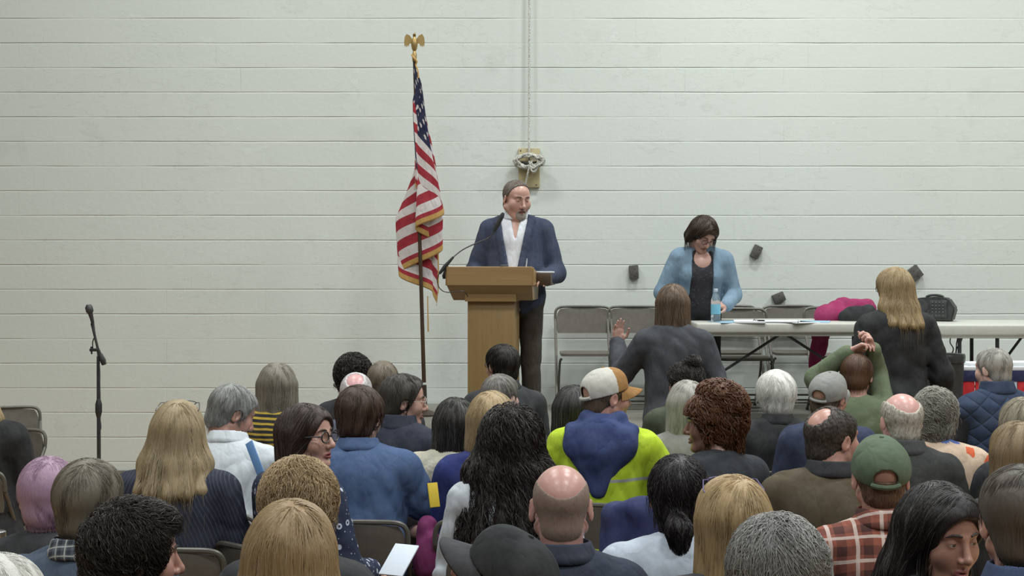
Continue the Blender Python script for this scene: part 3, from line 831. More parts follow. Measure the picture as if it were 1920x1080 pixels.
# low platform under lectern and tables
st = empty('stage_platform', ((SX0+SX1)/2, (SY0+DWALL-.02)/2, 0))
tag(st, 'low grey platform along the block wall under the lectern and tables', 'stage')
cx, cy = st.location.x, st.location.y; sw, sd = SX1-SX0, DWALL-.03-SY0
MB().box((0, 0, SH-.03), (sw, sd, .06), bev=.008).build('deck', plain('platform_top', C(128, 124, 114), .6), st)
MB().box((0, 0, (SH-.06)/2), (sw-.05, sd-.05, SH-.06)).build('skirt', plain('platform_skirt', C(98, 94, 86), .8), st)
MB().box((0, -sd/2-.006, SH-.022), (sw, .012, .044), bev=.003).build('edge_strip', plain('edge_metal', C(150, 148, 140), .4, .3), st)

# ------------------------------------------------------------------ folding chairs
CH = plain('chair_enamel', C(92, 88, 78), .42, .2)
CHP = plain('chair_panel', C(98, 92, 82), .5)
def rounded(w, h, r, n=6, skew=0):
    P = []
    for cx_, cz_, a0 in ((w/2-r, h/2-r, 0), (-w/2+r, h/2-r, 90), (-w/2+r, -h/2+r, 180), (w/2-r, -h/2+r, 270)):
        for k in range(n+1):
            a = R(a0+90*k/n); P.append((cx_+r*math.cos(a), cz_+r*math.sin(a)))
    return P
def make_chair():
    root = empty('folding_chair', (0, 0, 0))
    # backrest: curved pressed panel
    b = MB(); nu, nv = 15, 9; grid = []
    for lay in (0, 1):
        for i in range(nu):
            for j in range(nv):
                u = -1+2*i/(nu-1); v = j/(nv-1)
                lim = 1-max(0, (v-.55)/.45)**3*.13-max(0, (.25-v)/.25)**2*.04
                x = .215*u*lim; z = .590+.205*v-.012*u*u*(v > .5); y = -.235-.035*v-.022*(1-u*u)+(.006 if lay else -.006)
                grid.append(b.bm.verts.new((x, y, z)))
    o_ = nu*nv
    for i in range(nu-1):
        for j in range(nv-1):
            q = i*nv+j
            b.bm.faces.new((grid[q], grid[q+nv], grid[q+nv+1], grid[q+1])); b.bm.faces.new((grid[o_+q], grid[o_+q+1], grid[o_+q+nv+1], grid[o_+q+nv]))
    ed = [i*nv for i in range(nu)]+[(nu-1)*nv+j for j in range(1, nv)]+[i*nv+nv-1 for i in range(nu-2, -1, -1)]+[j for j in range(nv-2, 0, -1)]
    for k in range(len(ed)):
        a, c = ed[k], ed[(k+1) % len(ed)]
        b.bm.faces.new((grid[a], grid[c], grid[o_+c], grid[o_+a]))
    b.build('backrest', CHP, root)
    s = MB(); M = Matrix.Translation((0, 0, .415)) @ Matrix.Rotation(R(-90), 4, 'X')
    s.prism(rounded(.39, .39, .06), .02, Matrix.Translation((0, .0, .432)) @ Matrix.Rotation(R(90), 4, 'X') @ Matrix.Translation((0, 0, 0)))
    s.build('seat', CHP, root)
    f = MB()                            # long front legs running up into the back frame
    top = [(-.226, -.262, .70), (-.222, -.272, .765), (-.19, -.280, .796), (-.10, -.284, .803), (.10, -.284, .803), (.19, -.280, .796), (.222, -.272, .765), (.226, -.262, .70)]
    f.tube(smoothpts(top, 4), .011); f.build('back_frame', CH, root)
    for q in (-1, 1):
        MB().tube([(q*.226, -.262, .70), (q*.226, -.03, .40), (q*.230, .245, .010)], .011).tube([(q*.230, .240, .016), (q*.230, .248, 0)], .014).build('leg', CH, root)
        MB().tube(smoothpts([(q*.19, .13, .405), (q*.20, .10, .385), (q*.205, .0, .25), (q*.205, -.235, .010)], 4), .010).tube([(q*.205, -.230, .016), (q*.205, -.238, 0)], .013).build('leg', CH, root)
    for x_, y_, z_ in ((.228, .205, .065), (.205, -.21, .045), (.205, -.17, .09)): MB().tube([(-x_, y_, z_), (x_, y_, z_)], .008).build('stretcher', CH, root)
    return root
CHAIR0 = make_chair(); CHN = [0]
def chair(x, y, z, rz, label, group):
    o = CHAIR0 if CHN[0] == 0 else copy_tree(CHAIR0); CHN[0] += 1
    o.location = (x, y, z); o.rotation_euler = (0, 0, rz); tag(o, label, 'chair', group); return o
def stage_chair(px, ytop, d, label, rz=180):
    p = at(px, ytop, d); chair(p.x, d+.27, SH, R(rz), label, 'empty folding chairs on the platform')
stage_chair(1100, 580, 11.25, 'empty folding chair on the platform nearest the lectern')
stage_chair(1203, 580, 11.25, 'empty folding chair on the platform, second from the lectern, behind the grey-sweater woman')
stage_chair(1386, 580, 11.35, 'empty folding chair just right of the woman in the light blue cardigan')
stage_chair(1404, 588, 10.75, 'empty folding chair whose low seat shows under the white table near the water bottle')
stage_chair(1506, 578, 11.35, 'empty folding chair behind the white table with a back beside the magenta coat')
stage_chair(1590, 584, 11.0, 'folding chair behind the table with the magenta coat hung over it')

# ------------------------------------------------------------------ tables
TW = plain('table_plastic', C(196, 196, 186), .45); BLK = plain('black_metal', (.012, .012, .014), .4)
def folding_table(x0, x1, yf, ytop_px, label, legs_at, dep=.76):
    d = yf; zt = HC-(ytop_px-YH)*d/F_PX; a = (x0-960)*d/F_PX; b = (x1-960)*d/F_PX
    root = empty('folding_table', ((a+b)/2, yf+dep/2, SH)); tag(root, label, 'table', 'white folding tables on the platform')
    W = b-a; h = zt-SH
    m = MB(); m.box((0, 0, h-.034), (W, dep, .068), bev=.012, seg=3); m.build('tabletop', TW, root)
    for q in (-1, 1):
        MB().box((0, q*(dep/2-.05), h-.078), (W-.1, .025, .03)).build('apron', TW, root)
    for lx, brace in legs_at:
        x = lx
        L = MB()
        for q in (-1, 1): L.tube([(x, q*(dep/2-.10), h-.05), (x, q*(dep/2-.10), .0)], .014)
        L.tube([(x, -dep/2+.10, .12), (x, dep/2-.10, .12)], .011); L.build('leg', BLK, root)
        MB().tube([(x, 0, .26), (x, 0, .28), (x+brace, 0, h-.06)], .010).tube([(x, -dep/2+.10, .27), (x, dep/2-.10, .27)], .009).build('brace', BLK, root)
    return root, zt
t1, ZT1 = folding_table(1306, 1668, 10.25, 606, 'white folding table in front of the woman in the light blue cardigan', [(-.58, .62), (.58, -.62)])
t2, ZT2 = folding_table(1680, 1990, 9.95, 609, 'white folding table with the small black loudspeaker on it', [(-.10, -.3), (.16, .3)])
# things on the left table
def on_table(px, d, z=None): p = at(px, 600, d); return Vector((p.x, d, z if z else ZT1))
wp = on_table(1342, 10.42); bot = empty('water_bottle', wp); tag(bot, 'clear plastic water bottle with pale blue label on the left end of the white table', 'bottle')
def glass(name, col, rough=.05):
    n = N(name); n.p.inputs['Transmission Weight'].default_value = .85; n.p.inputs['IOR'].default_value = 1.2; return n.out(col, rough)
MB().lathe([(.030, 0), (.034, .006), (.0345, .05), (.032, .056), (.0345, .062), (.0345, .15), (.032, .165), (.020, .195), (.0135, .205), (.0135, .220)], n=24).build('bottle_body', glass('clear_plastic', (.80, .93, .98)), bot)
MB().lathe([(.0352, .058), (.0355, .06), (.0355, .125), (.0352, .127)], n=24).build('label_band', plain('blue_label', C(120, 190, 215), .4), bot)
MB().lathe([(.0155, .216), (.016, .218), (.016, .236), (.014, .238)], n=20).build('bottle_cap', plain('cap_plastic', C(200, 215, 225), .4), bot)
WHT = plain('paper', C(225, 228, 228), .7, var=.03); LBL = plain('light_blue_paper', C(150, 185, 205), .7, var=.03)
def sheet(name, px, d, wd, dp_, rz, mat, label, cat, z=.0, zt=None, thick=.004):
    p = on_table(px, d, (zt or ZT1)+z+thick/2)
    o = MB().box((0, 0, 0), (wd, dp_, thick), bev=.0008, seg=1).build(name, mat); o.location = p; o.rotation_euler = (0, 0, R(rz)); tag(o, label, cat); return o
sheet('paper_sheet', 1366, 10.40, .21, .28, 12, LBL, 'pale blue sheet lying right of the water bottle on the white table', 'paper')
sheet('paper_stack', 1405, 10.38, .22, .28, -8, WHT, 'stack of white papers on the table right of the pale blue sheet', 'papers', thick=.012)
cb = empty('clipboard', on_table(1455, 10.38)); tag(cb, 'clipboard holding white papers near the middle of the white table', 'clipboard'); cb.rotation_euler = (0, 0, R(80))
MB().box((0, 0, .002), (.23, .32, .004), bev=.001).build('board', plain('clip_board', C(60, 62, 70), .5), cb)
MB().box((0, -.01, .008), (.21, .28, .008), bev=.001).build('papers', WHT, cb)
MB().box((0, .145, .014), (.10, .03, .014), bev=.004).tube([(-.03, .15, .012), (-.03, .155, .028), (.03, .155, .028), (.03, .15, .012)], .003).build('clip', plain('chrome', (.6, .6, .6), .2, 1), cb)
sheet('paper_sheet', 1497, 10.36, .20, .26, 20, WHT, 'white sheet just right of the clipboard', 'paper')
sheet('paper_sheet', 1528, 10.45, .21, .28, -15, LBL, 'pale blue sheet beside the magenta coat on the table', 'paper')
# small loudspeaker
sp = at(1768, 594, 10.35); sk = empty('loudspeaker', (sp.x, 10.54, ZT2), R(-24)); tag(sk, 'small black powered loudspeaker with a control panel on the right white table', 'loudspeaker')
poly = [(-.135, .0), (.125, .0), (.150, .09), (.100, .165), (.02, .176), (-.12, .165), (-.138, .08)]
b = MB(); b.prism(poly, .17, Matrix.Translation((0, -.085, 0))); bmesh.ops.bevel(b.bm, geom=b.bm.edges[:], offset=.010, segments=2, affect='EDGES'); b.build('cabinet', plain('black_plastic', (.012, .013, .013), .55), sk)
MB().box((.035, -.088, .09), (.12, .012, .125), bev=.004).build('control_panel', plain('panel_black', (.02, .022, .024), .35), sk)
kk = MB()
for i in range(5):
    for j in range(4): kk.lathe([(.0042, 0), (.0042, .008), (.003, .010)], n=10, M=Matrix.Translation((-.005+j*.024, -.094, .045+i*.023)) @ Matrix.Rotation(R(90), 4, 'X'))
kn_ = kk.build('knob', plain('knob_grey', (.14, .145, .145), .4), sk); kn_['kind'] = 'stuff'
MB().lathe([(.010, 0), (.010, .006), (.006, .009)], n=14, M=Matrix.Translation((-.10, -.086, .05)) @ Matrix.Rotation(R(90), 4, 'X')).build('input_jack', plain('brass', (.6, .42, .12), .3, .8), sk)
MB().lathe([(.045, 0), (.048, .004), (.040, .006), (.02, .003)], n=24, M=Matrix.Translation((-.085, -.086, .11)) @ Matrix.Rotation(R(90), 4, 'X')).build('speaker_cone', plain('cone_black', (.02, .02, .02), .7), sk)
MB().tube(bez((-.06, -.02, .170), (-.05, -.02, .192), (.05, -.02, .192), (.06, -.02, .172)), .009).build('carry_handle', plain('black_plastic', (.012, .013, .013), .55), sk)
cbl = []
for i, (x0, x1, lab) in enumerate(((1782, 1772, 'thin black cable hanging left of the table leg under the loudspeaker'), (1795, 1790, 'black cable hanging behind the table leg under the loudspeaker'), (1803, 1797, 'black cable looping down right of the table leg under the loudspeaker'))):
    a = at(x0, 625, 10.75); c = at(x1, 690, 10.75)
    o = MB().tube(smoothpts([(a.x+.02, 10.74, ZT2-.05), (a.x, 10.76, a.z-.06), (a.x-.03*(i-1), 10.78, (a.z+c.z)/2), (c.x, 10.76, c.z), (c.x+.02, 10.74, SH+.008)], 6), .0045, 6).build('cable', BLK)
    tag(o, lab, 'cable')
# ------------------------------------------------------------------ lectern
WD = None
def wood(name, c1, c2, sc=(1, 1, .06)):
    n = N(name); f = n.noise(38, 5, n.mapping(sc), .6); c = n.mix(n.math('MULTIPLY_ADD', f, 1.6, -.3), c1, c2); n.bump(f, .15, .003); return n.out(c, .42, 0, .4)
OAKV = wood('oak_upright', C(160, 132, 88), C(142, 116, 76)); OAKH = wood('oak_panel', C(174, 142, 98), C(156, 126, 85), (.06, 1, 1)); DARK = wood('walnut', C(84, 66, 48), C(66, 50, 36), (.06, 1, 1))
lp = at(925, 500, 9.62); lec = empty('lectern', (lp.x, 9.85, SH), R(-7)); tag(lec, 'light oak lectern with a slanted box top and narrow pedestal', 'lectern')
LZ = lp.z-SH
MB().box((0, 0, (LZ-.20)/2), (.318, .26, LZ-.20), bev=.004).build('pedestal', OAKV, lec)
MB().box((0, 0, .02), (.46, .40, .04), bev=.006).build('base', OAKV, lec)
MB().box((0, -.02, LZ-.195), (.345, .30, .075), bev=.004).build('neck_panel', OAKH, lec)
def hexa(name, bottom, topq, mat, parent):
    b = MB(); v = [b.bm.verts.new(p) for p in bottom+topq]
    for f in ((3, 2, 1, 0), (4, 5, 6, 7), (0, 1, 5, 4), (1, 2, 6, 5), (2, 3, 7, 6), (3, 0, 4, 7)): b.bm.faces.new([v[i] for i in f])
    bmesh.ops.bevel(b.bm, geom=b.bm.edges[:], offset=.003, segments=1, affect='EDGES'); return b.build(name, mat, parent)
W2 = .285
hexa('front_panel', [(-W2, -.230, LZ-.125), (W2, -.230, LZ-.125), (W2, -.205, LZ-.125), (-W2, -.205, LZ-.125)], [(-W2, -.235, LZ), (W2, -.235, LZ), (W2, -.21, LZ+.0), (-W2, -.21, LZ)], OAKH, lec)
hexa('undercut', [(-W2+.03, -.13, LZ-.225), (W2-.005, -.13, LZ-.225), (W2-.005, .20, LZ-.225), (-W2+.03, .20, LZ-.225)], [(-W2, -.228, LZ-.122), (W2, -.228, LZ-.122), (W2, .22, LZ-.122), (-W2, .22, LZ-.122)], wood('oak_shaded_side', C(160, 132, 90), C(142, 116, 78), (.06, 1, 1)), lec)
for q in (-1, 1): hexa('side_panel', [(q*W2-.01, -.21, LZ-.125), (q*W2+.01, -.21, LZ-.125), (q*W2+.01, .24, LZ-.125), (q*W2-.01, .24, LZ-.125)], [(q*W2-.01, -.21, LZ-.005), (q*W2+.01, -.21, LZ-.005), (q*W2+.01, .24, LZ-.075), (q*W2-.01, .24, LZ-.075)], OAKH, lec)
hexa('reading_top', [(-W2, -.21, LZ-.045), (W2, -.21, LZ-.045), (W2, .24, LZ-.105), (-W2, .24, LZ-.105)], [(-W2, -.21, LZ-.03), (W2, -.21, LZ-.03), (W2, .24, LZ-.09), (-W2, .24, LZ-.09)], OAKH, lec)
MB().box((W2+.05, .10, LZ-.085), (.115, .34, .085), bev=.004).build('side_shelf', DARK, lec)
M4 = lec.matrix_basis
def lecp(x, y, z): return Matrix.Translation(lec.location) @ Matrix.Rotation(R(-7), 4, 'Z') @ Vector((x, y, z))
for (x, y, z, rz, sz, lab, nm) in ((.335, .06, LZ-.040, 15, (.10, .16, .010), 'white note cards on the side shelf of the lectern', 'note_cards'),):
    o = MB().box((0, 0, 0), sz, bev=.001).build(nm, WHT); o.location = lecp(x, y, z+.002); o.rotation_euler = (0, 0, R(rz)); tag(o, lab, 'papers')
o = MB().tube([(0, 0, 0), (.004, .0, .03), (.006, 0, .055)], [.004, .004, .002], 8).build('pen', plain('pen_white', C(220, 222, 222), .3)); o.location = lecp(.245, -.222, LZ+.0005); tag(o, 'white pen standing up from the front edge of the lectern', 'pen')
o = MB().box((0, 0, 0), (.05, .02, .012), bev=.003).build('remote_clicker', plain('grey_plastic', C(90, 92, 92), .4)); o.location = lecp(.10, -.222, LZ+.0065); tag(o, 'small grey device lying on the front edge of the lectern', 'device')
# gooseneck microphone clamped to the lectern's left side
mk = empty('gooseneck_microphone', lecp(-W2-.012, -.15, LZ-.065)); tag(mk, 'black gooseneck microphone clamped on the left of the lectern pointing at the speaker', 'microphone')
o0 = mk.location; Lp = lambda px, py, d: at(px, py, d)-o0
MB().box((-.012, 0, .0), (.03, .04, .035), bev=.006).tube([(-.02, 0, 0), Lp(838, 500, 9.66)], .012).build('clamp', BLK, mk)
MB().tube([Lp(824, 513, 9.66), Lp(834, 500, 9.66), Lp(850, 482, 9.66)], [.010, .014, .008], 10).build('mic_handle', BLK, mk)
MB().tube(smoothpts([Lp(850, 482, 9.66), Lp(868, 468, 9.70), Lp(895, 455, 9.74), Lp(918, 445, 9.76), Lp(929, 430, 9.76)], 6), .0045, 8).build('gooseneck', BLK, mk)
MB().tube([Lp(926, 433, 9.76), Lp(930, 426, 9.76), Lp(941, 405, 9.76), Lp(944, 399, 9.76)], [.010, .0165, .0165, .009], 12).build('foam_windscreen', plain('foam', (.014, .014, .016), .95), mk)
MB().tube(smoothpts([Lp(824, 512, 9.66), Lp(820, 525, 9.66), Lp(824, 540, 9.66), Lp(838, 548, 9.66), Lp(868, 546, 9.60), Lp(877, 556, 9.66)], 8), .0035, 6).build('cord', BLK, mk)

# ------------------------------------------------------------------ flag on its pole
fx = at(795, 770, 11.1); fl = empty('flag', (fx.x, 11.1, SH)); tag(fl, 'american flag with gold fringe drooping from a tall brown pole with a gold eagle', 'flag')
ftop = at(777, 108, 11.1); dirv = (ftop-Vector(fl.location))
GOLD = plain('gold_metal', C(178, 150, 92), .35, .6); PW = wood('pole_wood', C(82, 62, 46), C(60, 45, 33))
MB().tube([(0, 0, .25), dirv], [.016, .0125], 12).build('pole', PW, fl)
MB().tube([(0, 0, .03), dirv*.085], .026, 14).lathe([(.115, 0), (.118, .012), (.07, .03), (.03, .045)], n=28).build('base', plain('base_bronze', C(70, 56, 42), .4, .5), fl)
eg = MB(); E0 = dirv
eg.tube([E0-Vector((0, 0, .03)), E0+Vector((0, 0, .02)), E0+Vector((0, 0, .05))], [.016, .019, .010], 12)
eg.tube([E0+Vector((0, 0, .045)), E0+Vector((0, 0, .065)), E0+Vector((0, -.004, .10)), E0+Vector((0, -.006, .135)), E0+Vector((0, -.006, .155))], [.009, .020, .026, .018, .010], 12)
eg.tube([E0+Vector((0, -.006, .152)), E0+Vector((0, -.006, .172)), E0+Vector((.004, -.02, .176)), E0+Vector((.012, -.034, .170))], [.010, .013, .010, .002], 10)
for q in (-1, 1):
    pts = [(.010, .118), (.030, .150), (.052, .160), (.064, .140), (.068, .105), (.064, .072), (.056, .085), (.052, .068), (.045, .085), (.040, .074), (.032, .095), (.020, .095)]
    pts = [(x*1.15, z*1.12) for x, z in pts]
    eg.prism([(q*x, z) for x, z in pts], .012, Matrix.Translation(E0+Vector((0, -.004, 0))))
eg.build('eagle_finial', GOLD, fl)
def flag_cloth():
    H, L, nu, nv = .955, 1.5, 168, 91; zt = dirv.z-.015
    segs = [(0, -.012), (.21, .20), (.36, -.03), (.55, .19), (.74, -.17), (.88, .08), (1.0, .13)]; dep = [(0, -.02), (.20, -.075), (.36, -.035), (.55, -.01), (.74, .03), (.88, .06), (1.0, .035)]
    us = [q[0] for q in segs]
    def interp(tab, u):
        i = max(0, min(len(tab)-2, sum(1 for q in tab if q[0] <= u)-1)); a, b = tab[i], tab[i+1]; f = (u-a[0])/(b[0]-a[0]); f = f*f*(3-2*f); return a[1]+(b[1]-a[1])*f
    V = []; 
    for i in range(nu+1):
        u = i/nu
        for j in range(nv+1):
            v = j/nv
            drop = .92*u+.10*math.sin(u*9)*u*(1-u); z = zt-v*H-drop*(.90+.10*v)
            dz = (zt-z); amp = min(1, .12+dz*.72)
            pole_x = dirv.x*(z/dirv.z)
            if z < .95: amp *= 1-.35*min(1, (.95-z)/.6)
            off = interp(segs, u)*amp
            if off < 0: off *= max(.12, min(1, (dz-.75)/.45))
            x = pole_x+off+.010*math.sin(11*u+5*v)-.012*(1-amp)
            y = interp(dep, u)*(.35+.65*amp)+.014*math.sin(u*23+v*4)*amp-.004
            V.append((x, y, z))
    Fc = []; mi = []
    for i in range(nu):
        for j in range(nv):
            q = i*(nv+1)+j; Fc.append((q, q+nv+1, q+nv+2, q+1)); u = (i+.5)/nu; v = (j+.5)/nv
            if v > .955 or u > .972: m = 3
            elif u < .40 and v < 7/13:
                m = 2; a = u/.40*11; b2 = v/(7/13)*9
                ii, jj = round(a), round(b2)
                if 0 < ii < 11 and 0 < jj < 9 and (ii+jj) % 2 == 0 and ((a-ii)**2*1.2+(b2-jj)**2*1.6) < .13: m = 1
            else: m = 0 if int(min(12, v*13)) % 2 == 0 else 1
            mi.append(m)
    o = meshobj('flag_cloth', V, Fc, [fabric('flag_red', C(160, 34, 48)), fabric('flag_white', C(216, 208, 205)), fabric('flag_blue', C(26, 32, 66)), fabric('gold_fringe', C(190, 150, 82))], fl, mi)
    sm = o.modifiers.new('cloth', 'SOLIDIFY'); sm.thickness = .003
flag_cloth()
MB().tube(smoothpts([dirv+Vector((-.012, -.018, .01)), dirv+Vector((.02, -.03, -.03)), dirv+Vector((.012, -.024, -.06)), dirv+Vector((.028, -.035, -.10)), dirv+Vector((.034, -.04, -.16))], 6), .006, 8).tube(smoothpts([dirv+Vector((-.02, -.015, .02)), dirv+Vector((.0, -.026, -.01)), dirv+Vector((.022, -.02, -.04))], 5), .007, 8).build('gold_cord', plain('gold_cord', C(186, 146, 76), .7), fl)
q0 = at(802, 570, 11.0)-Vector(fl.location); q1 = at(803, 622, 11.0)-Vector(fl.location)
MB().tube([q0+Vector((0, 0, .06)), q0, q1], [.004, .004, .006], 8).build('tassel_cord', plain('gold_cord', C(186, 146, 76), .7), fl)

# ------------------------------------------------------------------ rope, cleat board and small blocks on the wall
rb = at(992, 315, DWALL); rbz = rb.z
board = empty('rope_cleat_board', (rb.x, DWALL, rbz)); tag(board, 'unpainted wooden cleat board fixed on the block wall above the man', 'board')
PINE = wood('pine', C(196, 184, 146), C(172, 158, 118))
MB().box((0, -.019, 0), (.175, .038, .32), bev=.004).build('plank', PINE, board)
MB().tube([(0, -.038, .03), (0, -.07, .03)], .012).tube([(-.06, -.075, .045), (0, -.078, .03), (.06, -.075, .045)], [.008, .012, .008]).build('cleat', plain('cleat_iron', (.12, .12, .12), .4, .7), board)
sb = MB()
for x, z in ((.06, -.14), (-.06, -.14), (-.07, .14)): sb.lathe([(.006, 0), (.006, .003), (.003, .004)], n=10, M=Matrix.Translation((x, -.038, z)) @ Matrix.Rotation(R(90), 4, 'X'))
sb.build('screws', plain('screw', (.10, .09, .08), .4, .6), board)
def rope_mat():
    n = N('braided_rope'); v = n.new('ShaderNodeTexVoronoi'); v.inputs['Scale'].default_value = 130; n.link(n.tc.outputs['Object'], v.inputs['Vector'])
    c = n.mix(n.math('GREATER_THAN', v.outputs['Distance'], .55), C(215, 214, 204), C(160, 160, 150)); n.bump(v.outputs['Distance'], .6, .004); return n.out(c, .8)
rope = empty('hanging_rope', (rb.x, DWALL, rbz)); tag(rope, 'long pale rope hanging down the wall and coiled on the cleat board', 'rope')
RM = rope_mat()
MB().tube([(.006, -.05, 4.2), (.003, -.052, 2), (0, -.06, .09), (.0, -.07, .03)], .0085, 8).build('rope_fall', RM, rope)
cl = MB(); rg = random.Random(4)
for k in range(9):
    a0 = rg.uniform(.72, 1.15); pts = []
    for i in range(25):
        a = 2*math.pi*i/24+rg.uniform(-.05, .05)
        pts.append((.114*a0*math.cos(a)+rg.uniform(-.004, .004), -.075-.006*k-.02*math.sin(a*1.0+k), .055+(.045*a0)*math.sin(a)*(1 if math.sin(a) > 0 else 1.25)+.012*rg.uniform(-1, 1)))
    cl.tube(smoothpts(pts, 2), .0095, 7)
cl.tube(smoothpts([(.01, -.12, .09), (.07, -.125, .05), (.055, -.12, -.02), (.03, -.115, -.045)], 6), .010, 8)
cl.tube(smoothpts([(.03, -.115, .06), (.0, -.125, .0), (-.02, -.10, -.09), (-.035, -.07, -.16)], 6), .0085, 8)
cl.tube(smoothpts([(.0, -.12, .05), (.02, -.13, -.03), (.04, -.12, -.03), (.02, -.125, .03)], 6), .008, 8)
cl.build('coil', RM, rope)
BRN = plain('brown_block', C(54, 47, 38), .6, var=.3)
for px, py, wd, hg, rz, lab in ((1188, 510, 17, 25, -3, 'small dark brown wall block left of the woman in light blue, upright'), (1417, 472, 16, 24, 26, 'small dark brown wall block right of the head of the woman in light blue, tilted'),
                                (1459, 558, 22, 17, -22, 'small dark brown wall block low on the wall above the right empty chair'), (1712, 513, 26, 24, -36, 'small brown wall block beside the head of the blonde woman in black')):
    p = at(px, py, DWALL); o = MB().box((0, 0, 0), (wd/228, .05, hg/228), bev=.005)
    for dz in (-.25, .25): o.lathe([(.006, 0), (.006, .002), (.003, .003)], n=8, M=Matrix.Translation((.01, -.026, dz*hg/228)) @ Matrix.Rotation(R(90), 4, 'X'))
    o = o.build('wall_block', BRN); o.location = (p.x, DWALL-.026, p.z); o.rotation_euler = (0, R(rz), 0); tag(o, lab, 'block', 'brown blocks screwed to the wall')

# ------------------------------------------------------------------ microphone stand on the floor
ms_d = 9.7; m0 = at(186, 600, ms_d); stnd = empty('microphone_stand', (m0.x, ms_d, 0)); tag(stnd, 'black straight microphone stand with boom arm and cable at the left by the wall', 'microphone stand')
q = lambda px, py, dy=0: at(px, py, ms_d+dy)-Vector((m0.x, ms_d, 0))
MB().tube([(0, 0, .03), q(185, 745), q(184, 668)], [.013, .013, .010], 10).build('pole', BLK, stnd)
MB().tube([q(185, 785), q(185, 772), q(185, 758), q(185, 745)], [.012, .023, .023, .010], 12).build('clutch_grip', BLK, stnd)
MB().lathe([(.14, 0), (.14, .012), (.05, .03), (.016, .05)], n=28).build('base', BLK, stnd)
MB().tube([q(193, 684), q(189, 668), q(183, 652), q(172, 606)], [.010, .012, .009, .009], 8).build('boom_arm', BLK, stnd)
MB().tube([q(196, 684), q(193, 676), q(188, 664)], [.014, .020, .014], 10).build('counterweight', BLK, stnd)
MB().box(q(177, 656), (.06, .03, .02), bev=.004).tube([q(172, 664), q(171, 650)], .006).tube(smoothpts([q(174, 656), q(174, 640), q(179, 630)], 4), .004).build('boom_clamp', BLK, stnd)
mic = empty('handheld_microphone', at(171, 600, ms_d)); tag(mic, 'black handheld microphone in the clip atop the left stand', 'microphone')
qq = lambda px, py: at(px, py, ms_d-.02)-Vector(mic.location)
MB().tube([qq(174, 606), qq(172, 597), qq(169, 586)], [.011, .013, .017], 12).build('mic_body', BLK, mic)
MB().tube([qq(169, 587), qq(168.5, 584), qq(166.5, 576), qq(166, 571)], [.018, .025, .025, .014], 14).build('grille', plain('steel_mesh', (.06, .06, .065), .5, .5), mic)
o = MB().tube(smoothpts([q(175, 604, .03), q(180, 640, .04), q(187, 700, .025), q(184, 760, .035), q(189, 800, .03), q(185, 812, .025), q(183, 850, .025), q(187, 900, .03), Vector((.08, .05, .012)), Vector((.5, .1, .010)), Vector((.9, -.1, .010))], 6), .0048, 6).build('microphone_cable', plain('blue_black_rubber', (.012, .012, .03), .5))
o.location = (m0.x, ms_d, 0); tag(o, 'dark cable wound down the left microphone stand', 'cable')

# ------------------------------------------------------------------ bin and low bunting table at the right
bp = at(1770, 665, 9.55); bn = empty('waste_bin', (bp.x, 9.55, SH)); tag(bn, 'black waste bin with a liner rolled over the rim, below the loudspeaker', 'bin')
bh = bp.z-SH; BP = plain('bin_plastic', (.013, .014, .013), .5)
MB().lathe([(.100, 0), (.108, .01), (.126, bh-.06), (.126, bh-.02)], n=32).build('bin_body', BP, bn)
MB().lathe([(.128, bh-.05), (.134, bh-.045), (.137, bh-.01), (.132, bh+.006), (.124, bh), (.119, bh-.06)], n=32).build('liner', plain('liner_film', (.02, .022, .021), .25), bn)
ta = at(1722, 690, 9.75); tb = at(1960, 690, 9.75); lt = empty('low_table', ((ta.x+tb.x)/2, 9.95, SH)); tag(lt, 'low white-topped table with a red, white and navy skirt at the right edge', 'table')
lh = ta.z-SH+.01; lw_ = tb.x-ta.x
MB().box((0, 0, lh-.015), (lw_, .42, .03), bev=.006).build('tabletop', plain('white_cloth', C(215, 217, 220), .8), lt)
MB().box((0, -.205, lh-.062), (lw_+.01, .012, .075), bev=.003).build('navy_band', fabric('navy_bunting', C(28, 34, 78)), lt)
for k in range(9):
    x = -lw_/2+(k+.5)*lw_/9
    MB().box((x, -.200, (lh-.09)/2), (lw_/9-.004, .010, lh-.09), bev=.003).build('skirt_panel', fabric('red_bunting', C(196, 28, 34)) if k % 4 in (0, 3) else fabric('white_bunting', C(205, 210, 222)) if k % 4 == 2 else fabric('navy_bunting', C(28, 34, 78)), lt)
for q1 in (-1, 1):
    for q2 in (-1, 1): MB().box((q1*(lw_/2-.05), q2*.17, (lh-.03)/2), (.03, .03, lh-.03)).build('leg', TW, lt)
for px, lab, nm, sz in ((1826, 'white papers on the low bunting table left of the grey-haired man', 'paper_stack', (.12, .16, .02)), (1908, 'white papers on the low bunting table right of the grey-haired man', 'paper_stack', (.20, .2, .025))):
    p = at(px, 690, 9.85); o = MB().box((0, 0, 0), sz, bev=.002).build(nm, WHT); o.location = (p.x, 9.88, SH+lh+sz[2]/2); o.rotation_euler = (0, 0, .2); tag(o, lab, 'papers')

